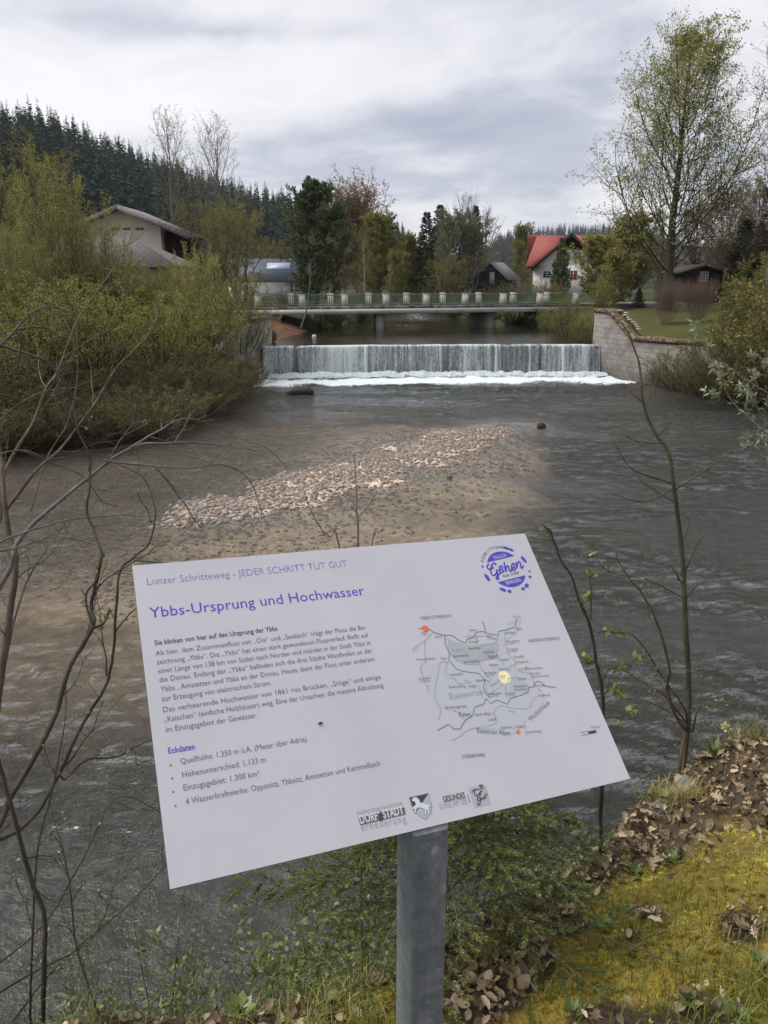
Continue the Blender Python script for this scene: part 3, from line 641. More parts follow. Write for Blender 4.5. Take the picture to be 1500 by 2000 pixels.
g = G(); sl = (zt-.1-zE)/hwid; o_ = hwid+.45
for sg in (-1, 1): roofslab(g, rr(0, -.5, zt+.1), rr(sg*o_, -.5, zt+.1-o_*sl), rr(sg*o_, 5.5, zt+.1-o_*sl), rr(0, 5.5, zt+.1), .1)
mk('roof', g, MATS['grey_roof'], r); g = G(); q = at(962, 543, D); c_ = rr(.2, -.05, q[2]); g.box(c_, (.6, .06, 1.35), th); mk('door', g, MATS['pale_board'], r)
# red-roofed house
D = 100.; k = pxm(D); A_ = at(1117, 455, D); e = at(1043, 520, D); hwg = A_[0]-e[0]; zE = e[2]; zr = A_[2]; x0 = at(1042, 540, D)[0]; x1 = 2*A_[0]-x0+1.5
r = house_root('red_roofed_house', 'white house with a red tiled roof and dark timber gable beyond the bridge', 'house', A_[0], D, 2.9)
g = G(); g.box(((x0+x1)/2, D+4.5, (2.4+zE+.2)/2), (x1-x0, 9, zE+.2-2.4)); sl = (zr-zE)/hwg; zs = zE+1.9; hs = (zr-.3-zs)/sl
g.add([(x0+.3, D-.005, zE+.1), (2*A_[0]-x0-.3, D-.005, zE+.1), (A_[0]+hs, D-.005, zs), (A_[0]-hs, D-.005, zs)], [(0, 1, 2, 3)]); mk('wall', g, MATS['white_plaster'], r)
g = G(); F_ = [(A_[0]-hs, D-.005, zs), (A_[0]+hs, D-.005, zs), (A_[0], D-.005, zr-.2)]; g.poly(F_+[]); g.poly([(p[0], D+.2, p[2]) for p in F_][::-1]); [g.poly([F_[i], (F_[i][0], D+.2, F_[i][2]), (F_[(i+1) % 3][0], D+.2, F_[(i+1) % 3][2]), F_[(i+1) % 3]]) for i in range(3)]; mk('gable_cladding', g, MATS['dark_wood'], r)
xl = at(1028, 519, D)[0]; g = G()
roofslab(g, (xl, D-.6, zE), (A_[0]-hwg, D-.6, zE), (A_[0], D+4.5, zr-.02), (at(1037, 457, D+4.5)[0], D+4.5, zr-.02)); roofslab(g, (xl, D+9.6, zE), (x1+.6, D+9.6, zE), (x1+.6, D+4.505, zr-.02), (xl, D+4.505, zr-.02)); roofslab(g, (A_[0]+hwg, D-.6, zE), (x1+.6, D-.6, zE), (x1+.6, D+4.5, zr-.02), (A_[0]+.01, D+4.5, zr-.02))
for sg in (-1, 1): roofslab(g, (A_[0], D-.9, zr), (A_[0]+sg*(hwg+.3), D-.9, zr-sl*(hwg+.3)), (A_[0]+sg*(hwg+.3), D+2.2, zr-sl*(hwg+.3)), (A_[0], D+4.5, zr))
rf = mk('roof', g, MATS['red_tiles'], r)
g = G()
for sg in (-1, 1): roofslab(g, (A_[0], D-.94, zr+.02), (A_[0]+sg*(hwg+.32), D-.94, zr+.02-sl*(hwg+.32)), (A_[0]+sg*(hwg+.32), D-.905, zr+.02-sl*(hwg+.32)), (A_[0], D-.905, zr+.02), .3)
mk('bargeboard', g, MATS['dark_wood'], r)
for px, py, w, h in ((1109.5, 500, 9, 15), (1127, 500, 14, 15), (1069, 536, 16, 14), (1114, 537, 12, 17)):
    q = at(px, py, D); window(r, q[0], D-.008, q[2], w*k, h*k, 2, 3)
r.rotation_euler = (0, 0, -R(11)); q = at(1122.5, 537, D); g = G(); g.box((q[0]+.05, D-.05, q[2]), (6*k, .06, 17*k)); mk('shutter', g, MATS['red_shutter'], r)
# cabin under the tall lime
D = 66.; k = pxm(D); a = at(1375, 517, D); q0, q1 = at(1338, 540, D)[0], at(1411, 540, D)[0]; zE = at(1338, 531, D)[2]
r = house_root('garden_cabin', 'small brown timber garden cabin with one white window under the tall tree', 'cabin', a[0], D, 3.0)
g = G(); F_ = [(q0, D, 2.6), (q1, D, 2.6), (q1, D, zE), (a[0], D, a[2]-.12), (q0, D, zE)]; B_ = [(p[0], D+3.6, p[2]) for p in F_]; g.poly(F_); g.poly(B_[::-1]); [g.poly([F_[i], B_[i], B_[(i+1) % 5], F_[(i+1) % 5]]) for i in range(5)]; nmat('cabin_wood', (.022, .016, .012), (.055, .040, .030), 4, .9, .4, 20, (1, 1, 9)); mk('wall', g, MATS['cabin_wood'], r)
g = G(); ow = (q1-q0)/2+.62; sl = (a[2]-.12-zE)/((q1-q0)/2)
for sg in (-1, 1): roofslab(g, (a[0], D-.6, a[2]+.05), (a[0]+sg*ow, D-.6, a[2]+.05-ow*sl), (a[0]+sg*ow, D+4.2, a[2]+.05-ow*sl), (a[0], D+4.2, a[2]+.05), .16)
mk('roof', g, MATS['turf_roof'], r); q = at(1375, 540, D); window(r, q[0], D-.005, q[2], 16*k, 18*k, 3, 3)
# ------------------------------------------------------------------ vegetation materials
def bark(name, c1, c2, sc=14): return nmat(name, c1, c2, sc, .95, .5, 30, (1, 1, .35))
bark('bark_dark', (.030, .025, .019), (.075, .065, .05)); bark('bark_grey', (.10, .09, .08), (.20, .185, .165)); bark('bark_brown', (.075, .058, .042), (.16, .125, .092))
bark('bark_birch', (.22, .21, .20), (.48, .46, .44), 5); bark('twig_red', (.14, .095, .07), (.24, .17, .13)); bark('bark_green', (.045, .045, .025), (.10, .095, .05))
leafmat('leaf_willow', [(0.148, 0.158, 0.05), (0.27, 0.27, 0.078), (0.4, 0.391, 0.113), (0.539, 0.513, 0.172)])
leafmat('leaf_olive', [(0.113, 0.108, 0.04), (0.189, 0.17, 0.059), (0.264, 0.243, 0.085), (0.333, 0.325, 0.109)])
leafmat('leaf_lime', [(0.133, 0.144, 0.061), (0.233, 0.248, 0.097), (0.358, 0.361, 0.14), (0.5, 0.48, 0.215)])
leafmat('leaf_dark', [(0.063, 0.082, 0.045), (0.109, 0.134, 0.064), (0.169, 0.197, 0.09), (0.241, 0.269, 0.125)])
leafmat('leaf_rust', [(0.131, 0.076, 0.041), (0.2, 0.119, 0.06), (0.26, 0.162, 0.084), (0.295, 0.208, 0.101)])
leafmat('leaf_sage', [(0.109, 0.131, 0.076), (0.174, 0.201, 0.112), (0.237, 0.274, 0.151), (0.328, 0.365, 0.22)])
leafmat('leaf_yellow', [(.11, .105, .035), (.18, .17, .055), (.25, .235, .08), (.32, .295, .11)])
leafmat('leaf_thicket', [(0.09, 0.077, 0.037), (0.166, 0.149, 0.061), (0.24, 0.227, 0.083), (0.33, 0.338, 0.114)], rnd=.7)
leafmat('leaf_spring', [(.11, .115, .036), (.19, .19, .056), (.265, .26, .082), (.34, .325, .12)])
leafmat('leaf_brown', [(0.065, 0.047, 0.03), (0.111, 0.078, 0.05), (0.156, 0.114, 0.075), (0.195, 0.143, 0.1)])
leafmat('needle_dark', [(0.031, 0.047, 0.03), (0.053, 0.076, 0.043), (0.077, 0.105, 0.058), (0.109, 0.14, 0.073)], .1)
leafmat('needle_far', [(0.026, 0.042, 0.025), (0.035, 0.053, 0.032), (0.045, 0.066, 0.038), (0.057, 0.078, 0.043)], .0)
leafmat('needle_young', [(0.034, 0.052, 0.013), (0.071, 0.099, 0.02), (0.124, 0.16, 0.032), (0.197, 0.229, 0.057)], .2, .04)
leafmat('leaf_fresh', [(0.069, 0.109, 0.024), (0.127, 0.184, 0.039), (0.196, 0.253, 0.066), (0.276, 0.333, 0.11)], .35, .05)
leafmat('leaf_pale', [(.13, .16, .08), (.20, .235, .125), (.27, .31, .18), (.34, .37, .24)], .3, .04)
def unit(v): return v/(np.linalg.norm(v, axis=-1, keepdims=True)+1e-9)
def interp_b(P, t):                      # points and tangents at parameter t on a batch of polylines
    n = P.shape[1]; f = np.clip(t, 0, .9999)*(n-1); i = f.astype(int); fr = (f-i)[:, None]; r = np.arange(len(P))
    a, c = P[r, i], P[r, i+1]; return a*(1-fr)+c*fr, unit(c-a)
def sprout(rs, P, Rr, per, t0, t1, ang, lf, npts, rk, up=0.1, wig=.12, prof=None, sd=9):
    """children of a batch of branches; lf = length as a share of the parent's (or absolute through prof)"""
    B = len(P)
    if B == 0: return P[:0], Rr[:0]
    pl = np.linalg.norm(np.diff(P, axis=1), axis=2).sum(1); par = np.repeat(np.arange(B), per); m = len(par)
    t = t0+(t1-t0)*((np.tile(np.arange(per), B)+rs.rand(m))/per)
    pos, tan = interp_b(P[par], t)
    ref = unit(rs.randn(m, 3)); e1 = unit(np.cross(tan, ref)); az = (np.tile(np.arange(per), B)*2.4+rs.rand(m)*1.4)
    e1 = unit(np.cross(tan, np.array([.3, .2, 1.0])[None]+.001*ref)); e2 = np.cross(tan, e1); side = e1*np.cos(az)[:, None]+e2*np.sin(az)[:, None]
    a = np.radians(ang+rs.randn(m)*sd)[:, None]; d = unit(tan*np.cos(a)+side*np.sin(a))
    L = (prof(t)*(.75+.5*rs.rand(m))) if prof else pl[par]*lf*(1.1-.6*t)*(.65+.6*rs.rand(m))
    out = [pos]
    for k in range(npts-1):
        d = unit(d+rs.randn(m, 3)*wig+np.array([0, 0, up])); out.append(out[-1]+d*(L/(npts-1))[:, None])
    Q = np.stack(out, 1); nP = P.shape[1]; ri = Rr[par, np.minimum((t*(nP-1)).astype(int), nP-1)]
    r0 = np.minimum(ri*.75, L*rk+.002); RR = r0[:, None]*np.linspace(1, .25, npts)[None]
    return Q, RR
def leafy(rs, g, P, per, L, Wd, mi=0, t0=.15, spread=.5, droop=0.0, jit=.0, vb=.5, vs=.22, along=.6):
    B = len(P)
    if B == 0: return
    par = np.repeat(np.arange(B), per); m = len(par); t = t0+(1-t0)*rs.rand(m); pos, tan = interp_b(P[par], t)
    D = unit(tan*along+rs.randn(m, 3)*spread+np.array([0, 0, -droop])); N = unit(rs.randn(m, 3)+np.array([0, 0, .8]))
    s = .65+.7*rs.rand(m); clump = np.repeat(rs.randn(B)*.12, per)
    g.leaves(pos+rs.randn(m, 3)*jit, D, N, L*s, Wd*s, mi, np.clip(vb+rs.randn(m)*vs+clump, 0, 1))
def stem_line(rs, base, top, n, wig, r0, r1):
    t = np.linspace(0, 1, n)[:, None]; P = np.array(base)*(1-t)+np.array(top)*t; w = np.cumsum(rs.randn(n, 3), 0)*wig; w -= t*w[-1]; w[0] = 0; w[:, 2] *= .3
    return P+w, np.linspace(r0, r1, n)
def budtree(name, rs, H, Rad, leafm, barkm, tb=.12, n1=26, n2=7, n3=5, nl=8, ls=.09, shape=None, ang1=48, up1=.10, tr=None, stems=1, lean=.1, root=None, droop=0.0, vb=.5, rk=.016, wig=.13, leafjit=.05, twig=True):
    """a tree with a tapered trunk, limbs, branchlets, twigs and separate leaves, built round the origin"""
    root = root or thing(name, None, None)
    tr = tr or H*.016; St, Sr = [], []
    for k in range(stems):
        az = k*2*np.pi/max(1, stems)+rs.rand()*.8; ln = lean*(0 if stems == 1 else 1)*(.4+.8*rs.rand()); hh = H*(1 if stems == 1 else .72+.28*rs.rand())
        b0 = (math.cos(az)*Rad*.10*(stems > 1), math.sin(az)*Rad*.10*(stems > 1), -.3)
        p, r_ = stem_line(rs, b0, (math.cos(az)*Rad*ln+b0[0], math.sin(az)*Rad*ln+b0[1], hh), 14, H*.006, tr, tr*.10); St.append(p); Sr.append(r_)
    P0, R0 = np.stack(St), np.stack(Sr)
    if stems == 1: R0[:, 0] *= 1.45
    sh = shape or (lambda t: np.sin(np.clip((t-tb)/(1-tb)*.86+.12, 0, 1)*np.pi)**.8)
    k1 = max(1, n1//stems)
    P1, R1 = sprout(rs, P0, R0, k1, tb, .99, ang1, 0, 8, rk, up1, wig*.8, prof=lambda t: Rad/max(.5, math.sin(R(ang1)))*(sh(t)+.05))
    P2, R2 = sprout(rs, P1, R1, n2, .18, 1.0, 42, .42, 5, .014, .08, wig)
    P3, R3 = sprout(rs, P2, R2, n3, .15, 1.0, 40, .45, 4, .012, .05-droop, wig*1.2)
    g = G(); g.tubes(P0, R0, 8, cap=False); g.tubes(P1, R1, 5, cap=False); kid('trunk', g, MATS[barkm], root, smooth=True)
    g = G()
    if nl: leafy(rs, g, P3, nl, ls, ls*.62, 0, .1, .7, droop, leafjit, vb); leafy(rs, g, P2, max(1, nl//2), ls, ls*.62, 0, .3, .7, droop, leafjit, vb)
    g.tubes(P2, np.maximum(R2, .006), 3, 1, cap=False)
    if twig: g.tubes(P3, np.maximum(R3, .004), 3, 1, cap=False)
    kid('crown', g, [MATS[leafm], MATS[barkm]], root)
    return root
def bushy(name, rs, H, Rad, leafm, barkm, stems=14, n1=9, n2=8, nl=9, ls=.07, lw=.35, up=.16, lean=.8, droop=0.0, vb=.5, root=None, tr=.035, ang=32, t0=.12, dome=.42):
    """a many-stemmed shrub: stems fanning from one stool, side shoots, twigs and narrow leaves"""
    root = root or thing(name, None, None); P0, R0 = [], []
    for k in range(stems):
        az = k*2.39996; q = math.sqrt((k+.5)/stems); tip = np.array([math.cos(az)*Rad*lean*q, math.sin(az)*Rad*lean*q, H*(1.0-dome*q*q)*(.82+.25*rs.rand())])
        b0 = np.array([math.cos(az)*Rad*.12*q, math.sin(az)*Rad*.12*q, -.3]); t = np.linspace(0, 1, 9)[:, None]
        p = b0*(1-t)+tip*t; p[:, :2] += (tip[:2]-b0[:2])*(np.sin(t*np.pi)*.10); w = np.cumsum(rs.randn(9, 3), 0)*H*.010; w -= t*w[-1]*.4; w[0] = 0
        P0.append(p+w); R0.append(np.linspace(tr, tr*.2, 9)*(.6+.6*rs.rand()))
    P0, R0 = np.stack(P0), np.stack(R0)
    P1, R1 = sprout(rs, P0, R0, n1, t0, 1.0, ang, .40, 5, .012, up, .14)
    P2, R2 = sprout(rs, P1, R1, n2, .10, 1.0, 38, .45, 4, .010, up*.6-droop, .16)
    g = G(); g.tubes(P0, R0, 5, cap=False); g.tubes(P1, np.maximum(R1*min(1, tr/.012), tr*.2), 3, cap=False); kid('stems', g, MATS[barkm], root, smooth=True)
    g = G(); leafy(rs, g, P2, nl, ls, ls*lw, 0, .05, .45, droop, .04, vb); leafy(rs, g, P1, max(1, nl//2), ls, ls*lw, 0, .25, .5, droop, .05, vb)
    g.tubes(P2, np.maximum(R2*min(1, tr/.012), tr*.12), 3, 1, cap=False); kid('foliage', g, [MATS[leafm], MATS[barkm]], root)
    return root
def spruce(name, rs, H, Rad, leafm, nb=150, per=16, ls=.40, lw=.10, root=None, bare=.08, vb=.5, hang=.35):
    root = root or thing(name, None, None)
    P0, R0 = stem_line(rs, (0, 0, -.4), (0, 0, H), 12, H*.0015, H*.013, .01)
    t = bare+(1-bare)*(np.arange(nb)+rs.rand(nb)*.6)/nb; t = np.clip(t, 0, .995); az = np.arange(nb)*2.39996+rs.rand(nb)*.7
    L = (Rad*(1-t)**.85+.12)*(.72+.5*rs.rand(nb)); d = np.stack([np.cos(az), np.sin(az), np.zeros(nb)], 1)
    n = 6; s = np.linspace(0, 1, n); Pb = np.stack([np.stack([d[:, 0]*L*q, d[:, 1]*L*q, t*H+L*(.18*q-.55*hang*2*q*q+.30*q**4)], 1) for q in s], 1)
    g = G(); g.tubes(P0, R0, 7, cap=False); kid('trunk', g, MATS['bark_dark'], root, smooth=True)
    g = G(); Rb = np.outer(np.maximum(L*.012, .006), np.linspace(1, .3, n)); g.tubes(Pb, Rb, 3, 1, cap=False)
    par = np.repeat(np.arange(nb), per); m = len(par); tt = rs.rand(m)**.7; pos, tan = interp_b(Pb[par], tt*.98)
    side = unit(np.cross(tan, np.array([0, 0, 1.0]))); sg = np.where(rs.rand(m) > .5, 1, -1)[:, None]
    D = unit(tan*.75+side*sg*.7*(rs.rand(m, 1)*.8+.3)+np.array([0, 0, -hang])*(rs.rand(m, 1)+.2)); N = unit(np.array([0, 0, 1.0])+rs.randn(m, 3)*.45)
    sz = ls*(.5+.8*rs.rand(m))*(1-.55*t[par]); g.leaves(pos, D, N, sz, lw*(.7+.6*rs.rand(m)), 0, np.clip(vb+rs.randn(m)*.22+(tt-.5)*.35, 0, 1)); kid('crown', g, [MATS[leafm], MATS['bark_dark']], root)
    return root
def put(o, label, cat, x, y, group=None, rz=0.0, sc=1.0, z=None, sink=.1):
    o.location = (x, y, (hz(x, y) if z is None else z)-sink); o.rotation_euler = (0, 0, rz); o.scale = sc if isinstance(sc, tuple) else (sc,)*3
    return tag(o, label, cat, group)
def gx_(px, y): return at(px, 560, y)[0]  # sideways position of a column of the photograph at distance y
def hgt_(px, py, y, base): return at(px, py, y)[2]-base
RS = np.random.RandomState
# ------------------------------------------------------------------ wooded hills: far-off forest as one mass, skyline spruces apart
def farcone(rs, H, Rad, nb=70):
    g = G(); t = (np.arange(nb)+rs.rand(nb))/nb; t = .06+.94*t; az = np.arange(nb)*2.39996+rs.rand(nb); L = (Rad*(1-t)**.8+.25)*(.65+.6*rs.rand(nb))
    d = np.stack([np.cos(az), np.sin(az), -.45+.3*rs.rand(nb)], 1); C = np.stack([0*t, 0*t, t*H], 1); g.leaves(C, d, unit(np.array([0, 0, 1.0])+rs.randn(nb, 3)*.5), L*1.15, L*.85+.2, 0, np.clip(.5+rs.randn(nb)*.25, 0, 1))
    g.tubes(np.array([[0, 0, -1], [0, 0, H*.5], [0, 0, H]]), np.array([H*.012, H*.007, .03]), 3, 0, .1, cap=False); return g
rs = RS(11); cones = [farcone(rs, 20+6*rs.rand(), 3.0+1.2*rs.rand()) for _ in range(6)]
def scatter_cones(rs, n, amin, amax, f0, f1, Dfun, g, sink=1.0, vb=0.0, s0=.7, s1=1.15):
    a = amin+(amax-amin)*rs.rand(n); fr = np.sqrt(f0*f0+(f1*f1-f0*f0)*rs.rand(n)); yy = fr*Dfun(a); xx = a*yy; zz_ = height(xx, yy)
    for i in range(n):
        c = cones[rs.randint(6)]; s = s0+(s1-s0)*rs.rand(); th = rs.rand()*6.28; cs, sn = math.cos(th)*s, math.sin(th)*s
        vo = rs.randn()*.14+vb
        for Vv, F, v in zip(c.V, c.F, c.v):
            q = np.stack([Vv[:, 0]*cs-Vv[:, 1]*sn+xx[i], Vv[:, 0]*sn+Vv[:, 1]*cs+yy[i], Vv[:, 2]*s+zz_[i]-sink], 1); g.add(q, F-F.min(), np.clip(v+vo, 0, 1))
for c in cones:                          # make each piece self-contained
    for i in range(len(c.F)): c.F[i] = c.F[i]-c.F[i].min()
Dl = lambda a: np.interp(a, _cr[:, 0], _crD)
g = G(); scatter_cones(RS(12), 3000, -.95, .075, .50, 1.0, Dl, g, s0=.55, s1=1.05); tag(mk('forest', g, MATS['needle_far']), kind='stuff')
g = G(); scatter_cones(RS(13), 900, .085, .36, .62, 1.02, lambda a: 0*a+1250., g, s0=.75, s1=1.1); tag(mk('far_forest', g, MATS['needle_far']), kind='stuff')
rs = RS(14); protos = []
for k in range(4):
    o = thing('hill_spruce', None, None); kid('crown', cones[k], MATS['needle_far'], o); protos.append([o, False])
sky_px = np.r_[np.linspace(-10, 800, 74)+rs.randn(74)*4]
for i, px in enumerate(sky_px):
    a = (px-750)/FPX/1.08; D_ = float(Dl(np.array([a]))[0])*(.985+.03*rs.rand()); x_ = a*D_; p = protos[rs.randint(4)]
    o = ctree(p[0]) if p[1] else p[0]; p[1] = True; tall = 1.25 if 40 < px < 140 else 1.0
    put(o, 'dark spruce standing on the skyline of the forested hill at left', 'spruce', x_, D_, 'spruces along the hill skyline', rs.rand()*6.3, (.60+.40*rs.rand())*tall, sink=1)
# ------------------------------------------------------------------ trees of the middle distance
B0 = 3.0
def H_(px, py, y): return at(px, py, y)[2]-hz(gx_(px, y), y)
y = 74.; o = budtree('evergreen_tree', RS(21), H_(622, 362, y), 3.5, 'leaf_dark', 'bark_dark', tb=.04, n1=80, n2=9, n3=6, nl=10, ls=.18, shape=lambda t: np.clip(1.25*(1-t)**.55, 0, 1)*np.clip(.55+2*t, 0, 1), ang1=62, up1=.12, vb=.45)
put(o, 'dense dark evergreen tree, tallest of the trees behind the left half of the bridge', 'tree', gx_(620, y), y)
y = 112.; o = budtree('rust_tree', RS(22), H_(700, 432, y), 4.6, 'leaf_rust', 'bark_brown', tb=.1, n1=56, n2=9, n3=7, nl=7, ls=.17, ang1=34, up1=.16, vb=.5)
put(o, 'rust-brown budding tree between the dark evergreen and the yellow-green tree', 'tree', gx_(697, y), y)
o2 = ctree(o); put(o2, 'smaller rust-brown budding tree close behind the dark evergreen', 'tree', gx_(674, 118), 118, rz=2, sc=.93)
y = 98.; o = budtree('yellow_green_tree', RS(23), H_(742, 432, y), 3.0, 'leaf_spring', 'bark_grey', tb=.12, n1=52, n2=9, n3=7, nl=9, ls=.17, ang1=48, vb=.55)
put(o, 'yellow-green budding tree standing right of the thin white birch trunk', 'tree', gx_(744, y), y); YG = o
for px, py, y, lb in ((796, 470, 106, 'small yellow-green tree left of the dark pointed spruces'), (1015, 450, 128, 'slim yellow-green tree between the timber hut and the red roof'), (775, 500, 92, 'low yellow-green tree above the middle of the bridge railing')):
    s = H_(px, py, y)/14.0; put(ctree(YG), lb, 'tree', gx_(px, y), y, rz=px, sc=(s*1.05, s*1.05, s*14.0/ max(6., H_(742, 432, 98.))))
y = 84.; o = thing('birch', None, None); rs = RS(24); P, r_ = stem_line(rs, (0, 0, -.2), (-.25, 0, H_(710, 440, y)), 12, .05, .045, .015); g = G(); g.tubes(P, r_, 7); kid('trunk', g, MATS['bark_birch'], o, smooth=True)
P1, R1 = sprout(rs, P[None], r_[None], 26, .35, 1, 40, 0, 6, .01, .05, .1, prof=lambda t: 1.6*(1.15-t)); P2, R2 = sprout(rs, P1, R1, 7, .2, 1, 35, .5, 4, .01, -.1, .12); g = G(); g.tubes(P1, np.maximum(R1, .008), 3, 1, cap=False); g.tubes(P2, np.maximum(R2, .005), 3, 1, cap=False); leafy(rs, g, P2, 3, .10, .06); kid('crown', g, [MATS['leaf_olive'], MATS['twig_red']], o)
put(o, 'birch with a thin white trunk in front of the rust-brown trees', 'birch', gx_(713, y), y)
y = 110.; SPR = spruce('spruce', RS(25), H_(857, 398, y), 2.6, 'needle_dark', 190, 22, .85, .26)
put(SPR, 'dark pointed spruce, taller of the pair above the bridge middle', 'spruce', gx_(857, y), y); hS = H_(857, 398, y)
for px, py, y, w, lb in ((832, 412, 106, 1.0, 'dark spruce, shorter of the pair above the bridge middle'), (925, 400, 118, .8, 'slim dark spruce rising among grey bare trees'), (848, 440, 104, 1.1, 'broad dark spruce in front of the pointed pair'), (862, 470, 100, 1.2, 'low dark spruce beside the grey-green willow')):
    s = H_(px, py, y)/hS; put(ctree(SPR), lb, 'spruce', gx_(px, y), y, rz=px*1.7, sc=(s*w, s*w, s))
y = 96.; o = budtree('grey_willow', RS(26), H_(888, 440, y), 3.4, 'leaf_sage', 'bark_grey', tb=.05, n1=60, n2=9, n3=7, nl=9, ls=.16, ang1=44, vb=.35, stems=3, lean=.4)
put(o, 'soft grey-green willow above the right half of the bridge', 'tree', gx_(890, y), y)
BARE = budtree('bare_tree', RS(27), 16, 3.6, 'leaf_brown', 'bark_grey', tb=.15, n1=30, n2=8, n3=6, nl=2, ls=.06, ang1=34, up1=.14)
y = 124.; s = H_(905, 395, y)/16; put(BARE, 'grey leafless tree rising behind the soft grey-green willow', 'tree', gx_(905, y), y, sc=s)
for px, py, y, lb in ((945, 420, 122, 'grey leafless tree right of the slim dark spruce'), (980, 470, 112, 'low grey leafless tree above the timber hut roof')):
    s = H_(px, py, y)/16; put(ctree(BARE), lb, 'tree', gx_(px, y), y, rz=px, sc=s)
y = 82.; o = budtree('apple_tree', RS(28), H_(925, 490, y), 2.2, 'leaf_brown', 'bark_dark', tb=.2, n1=16, n2=7, n3=5, nl=1, ls=.05, ang1=62, up1=.06, wig=.2, tr=.16)
put(o, 'crooked dark bare tree just left of the timber hut', 'tree', gx_(924, y), y)
y = 92.; o = spruce('thuja', RS(29), H_(1093, 466, y), 1.15, 'leaf_dark', 190, 20, .5, .22, bare=.01, hang=-.5)
put(o, 'dark columnar thuja in front of the white house wall', 'thuja', gx_(1093, y), y, sc=(1.0, 1.0, 1.0))
# left bank: tall budding trees behind the willows
TALL = budtree('tall_budding_tree', RS(31), 20, 3.6, 'leaf_olive', 'bark_grey', tb=.30, n1=24, n2=8, n3=6, nl=3, ls=.10, ang1=32, up1=.14, vb=.25, rk=.007)
for i, (px, py, y, w, lb) in enumerate(((348, 250, 66, .9, 'tall bare tree with thin upright grey limbs behind the cream barn gable'), (440, 265, 64, 1.0, 'tall budding tree with fine leaf specks, right of the bare tree by the barn'), (400, 345, 70, .9, 'lower bare tree between the two tall ones by the barn'))):
    s = H_(px, py, y)/20; put(TALL if i == 0 else ctree(TALL), lb, 'tree', gx_(px, y), y, rz=i*2.1, sc=(s*w, s*w, s))
OL = budtree('olive_tree', RS(32), 11, 3.8, 'leaf_olive', 'bark_brown', tb=.06, n1=44, n2=9, n3=6, nl=9, ls=.11, stems=3, lean=.5, ang1=46, vb=.45)
for i, (px, py, y, w, lb) in enumerate(((465, 392, 58, .95, 'broad olive-brown budding tree left of the dark evergreen'), (420, 400, 62, 1.0, 'olive-brown budding tree behind the barn roof edge'), (535, 470, 100, 1.0, 'olive-brown tree rising behind the blue-roofed house'), (20, 290, 52, 1.2, 'brown-green tree at the left frame edge below the hill'), (270, 560, 46, .8, 'brownish budding thicket tree below the slate shed roof'), (340, 520, 46, .7, 'brownish budding tree at the corner of the slate shed'))):
    s = H_(px, py, y)/11; put(OL if i == 0 else ctree(OL), lb, 'tree', gx_(px, y), y, rz=i*1.3, sc=(s*w, s*w, s))
# willow shrubs lining the left bank
WA = bushy('willow_shrub', RS(41), 6.0, 3.0, 'leaf_willow', 'bark_brown', 18, 11, 10, 10, .085, .34, vb=.5)
WB_ = bushy('willow_shrub', RS(42), 4.4, 2.6, 'leaf_willow', 'bark_dark', 20, 10, 9, 10, .075, .34, vb=.36, lean=.95, t0=.05)
WC = bushy('willow_shrub', RS(43), 3.0, 2.2, 'leaf_thicket', 'bark_brown', 24, 9, 8, 5, .065, .42, vb=.45, lean=1.1, t0=.02)
used = {}
def shrub(o, h0, lb, px, py, y, w=1.0, rz=0.0, grp=None, dx=0.0):
    x = gx_(px, y)+dx; s = max(.2, (at(px, py, y)[2]-hz(x, y))/h0); c = ctree(o) if used.get(o.name) else o; used[o.name] = 1
    return put(c, lb, 'shrub', x, y, grp, rz, (s*w, s*w, s))
for i, (o, h0, px, py, y, w, lb) in enumerate((
    (WA, 6.0, 105, 285, 40, .62, 'tallest yellow-green willow on the left bank, rising to the hill line'),
    (WA, 6.0, 20, 410, 33, .85, 'yellow-green willow at the left frame edge, below the tallest willow'),
    (WA, 6.0, 190, 385, 41, .85, 'yellow-green willow just left of the cream barn gable'),
    (WA, 6.0, 385, 470, 41, .75, 'yellow-green willow right of the slate shed roof'),
    (WB_, 4.4, 460, 540, 42, .95, 'low yellow-green willow leaning over the concrete abutment wall'),
    (WB_, 4.4, 60, 555, 27.5, 1.5, 'green-brown willow shrub over the water at the left frame edge'),
    (WB_, 4.4, 165, 545, 29.5, 1.4, 'green-brown willow shrub under the slate shed roof'),
    (WB_, 4.4, 285, 570, 32, 1.4, 'green willow shrub in the middle of the left bank'),
    (WB_, 4.4, 390, 565, 36, 1.3, 'round green willow shrub nearest the abutment wall'),
    (WC, 3.0, 40, 720, 26, 2.4, 'low dark brush trailing into the water at far left'),
    (WC, 3.0, 150, 715, 27.6, 2.2, 'low dark brush at the water edge below the willows'),
    (WC, 3.0, 265, 700, 29.5, 2.2, 'low olive brush at the water edge, middle of the left bank'),
    (WC, 3.0, 360, 690, 32, 2.0, 'low olive brush at the water edge under the round willow'),
    (WC, 3.0, 435, 680, 36, 1.5, 'low olive brush at the tip of the left bank near the white foam'),
    (WC, 3.0, -40, 640, 26, 1.5, 'dark brush cut by the left frame edge'),
    (WA, 6.0, -150, 430, 33, .9, 'willow beyond the left frame edge'), (WB_, 4.4, -260, 520, 27, 1.6, 'willow far beyond the left frame edge'), (WC, 3.0, -230, 720, 24, 2.2, 'brush beyond the left frame edge at the waterline'),
    )):
    shrub(o, h0, lb, px, py, y, w, i*1.9)
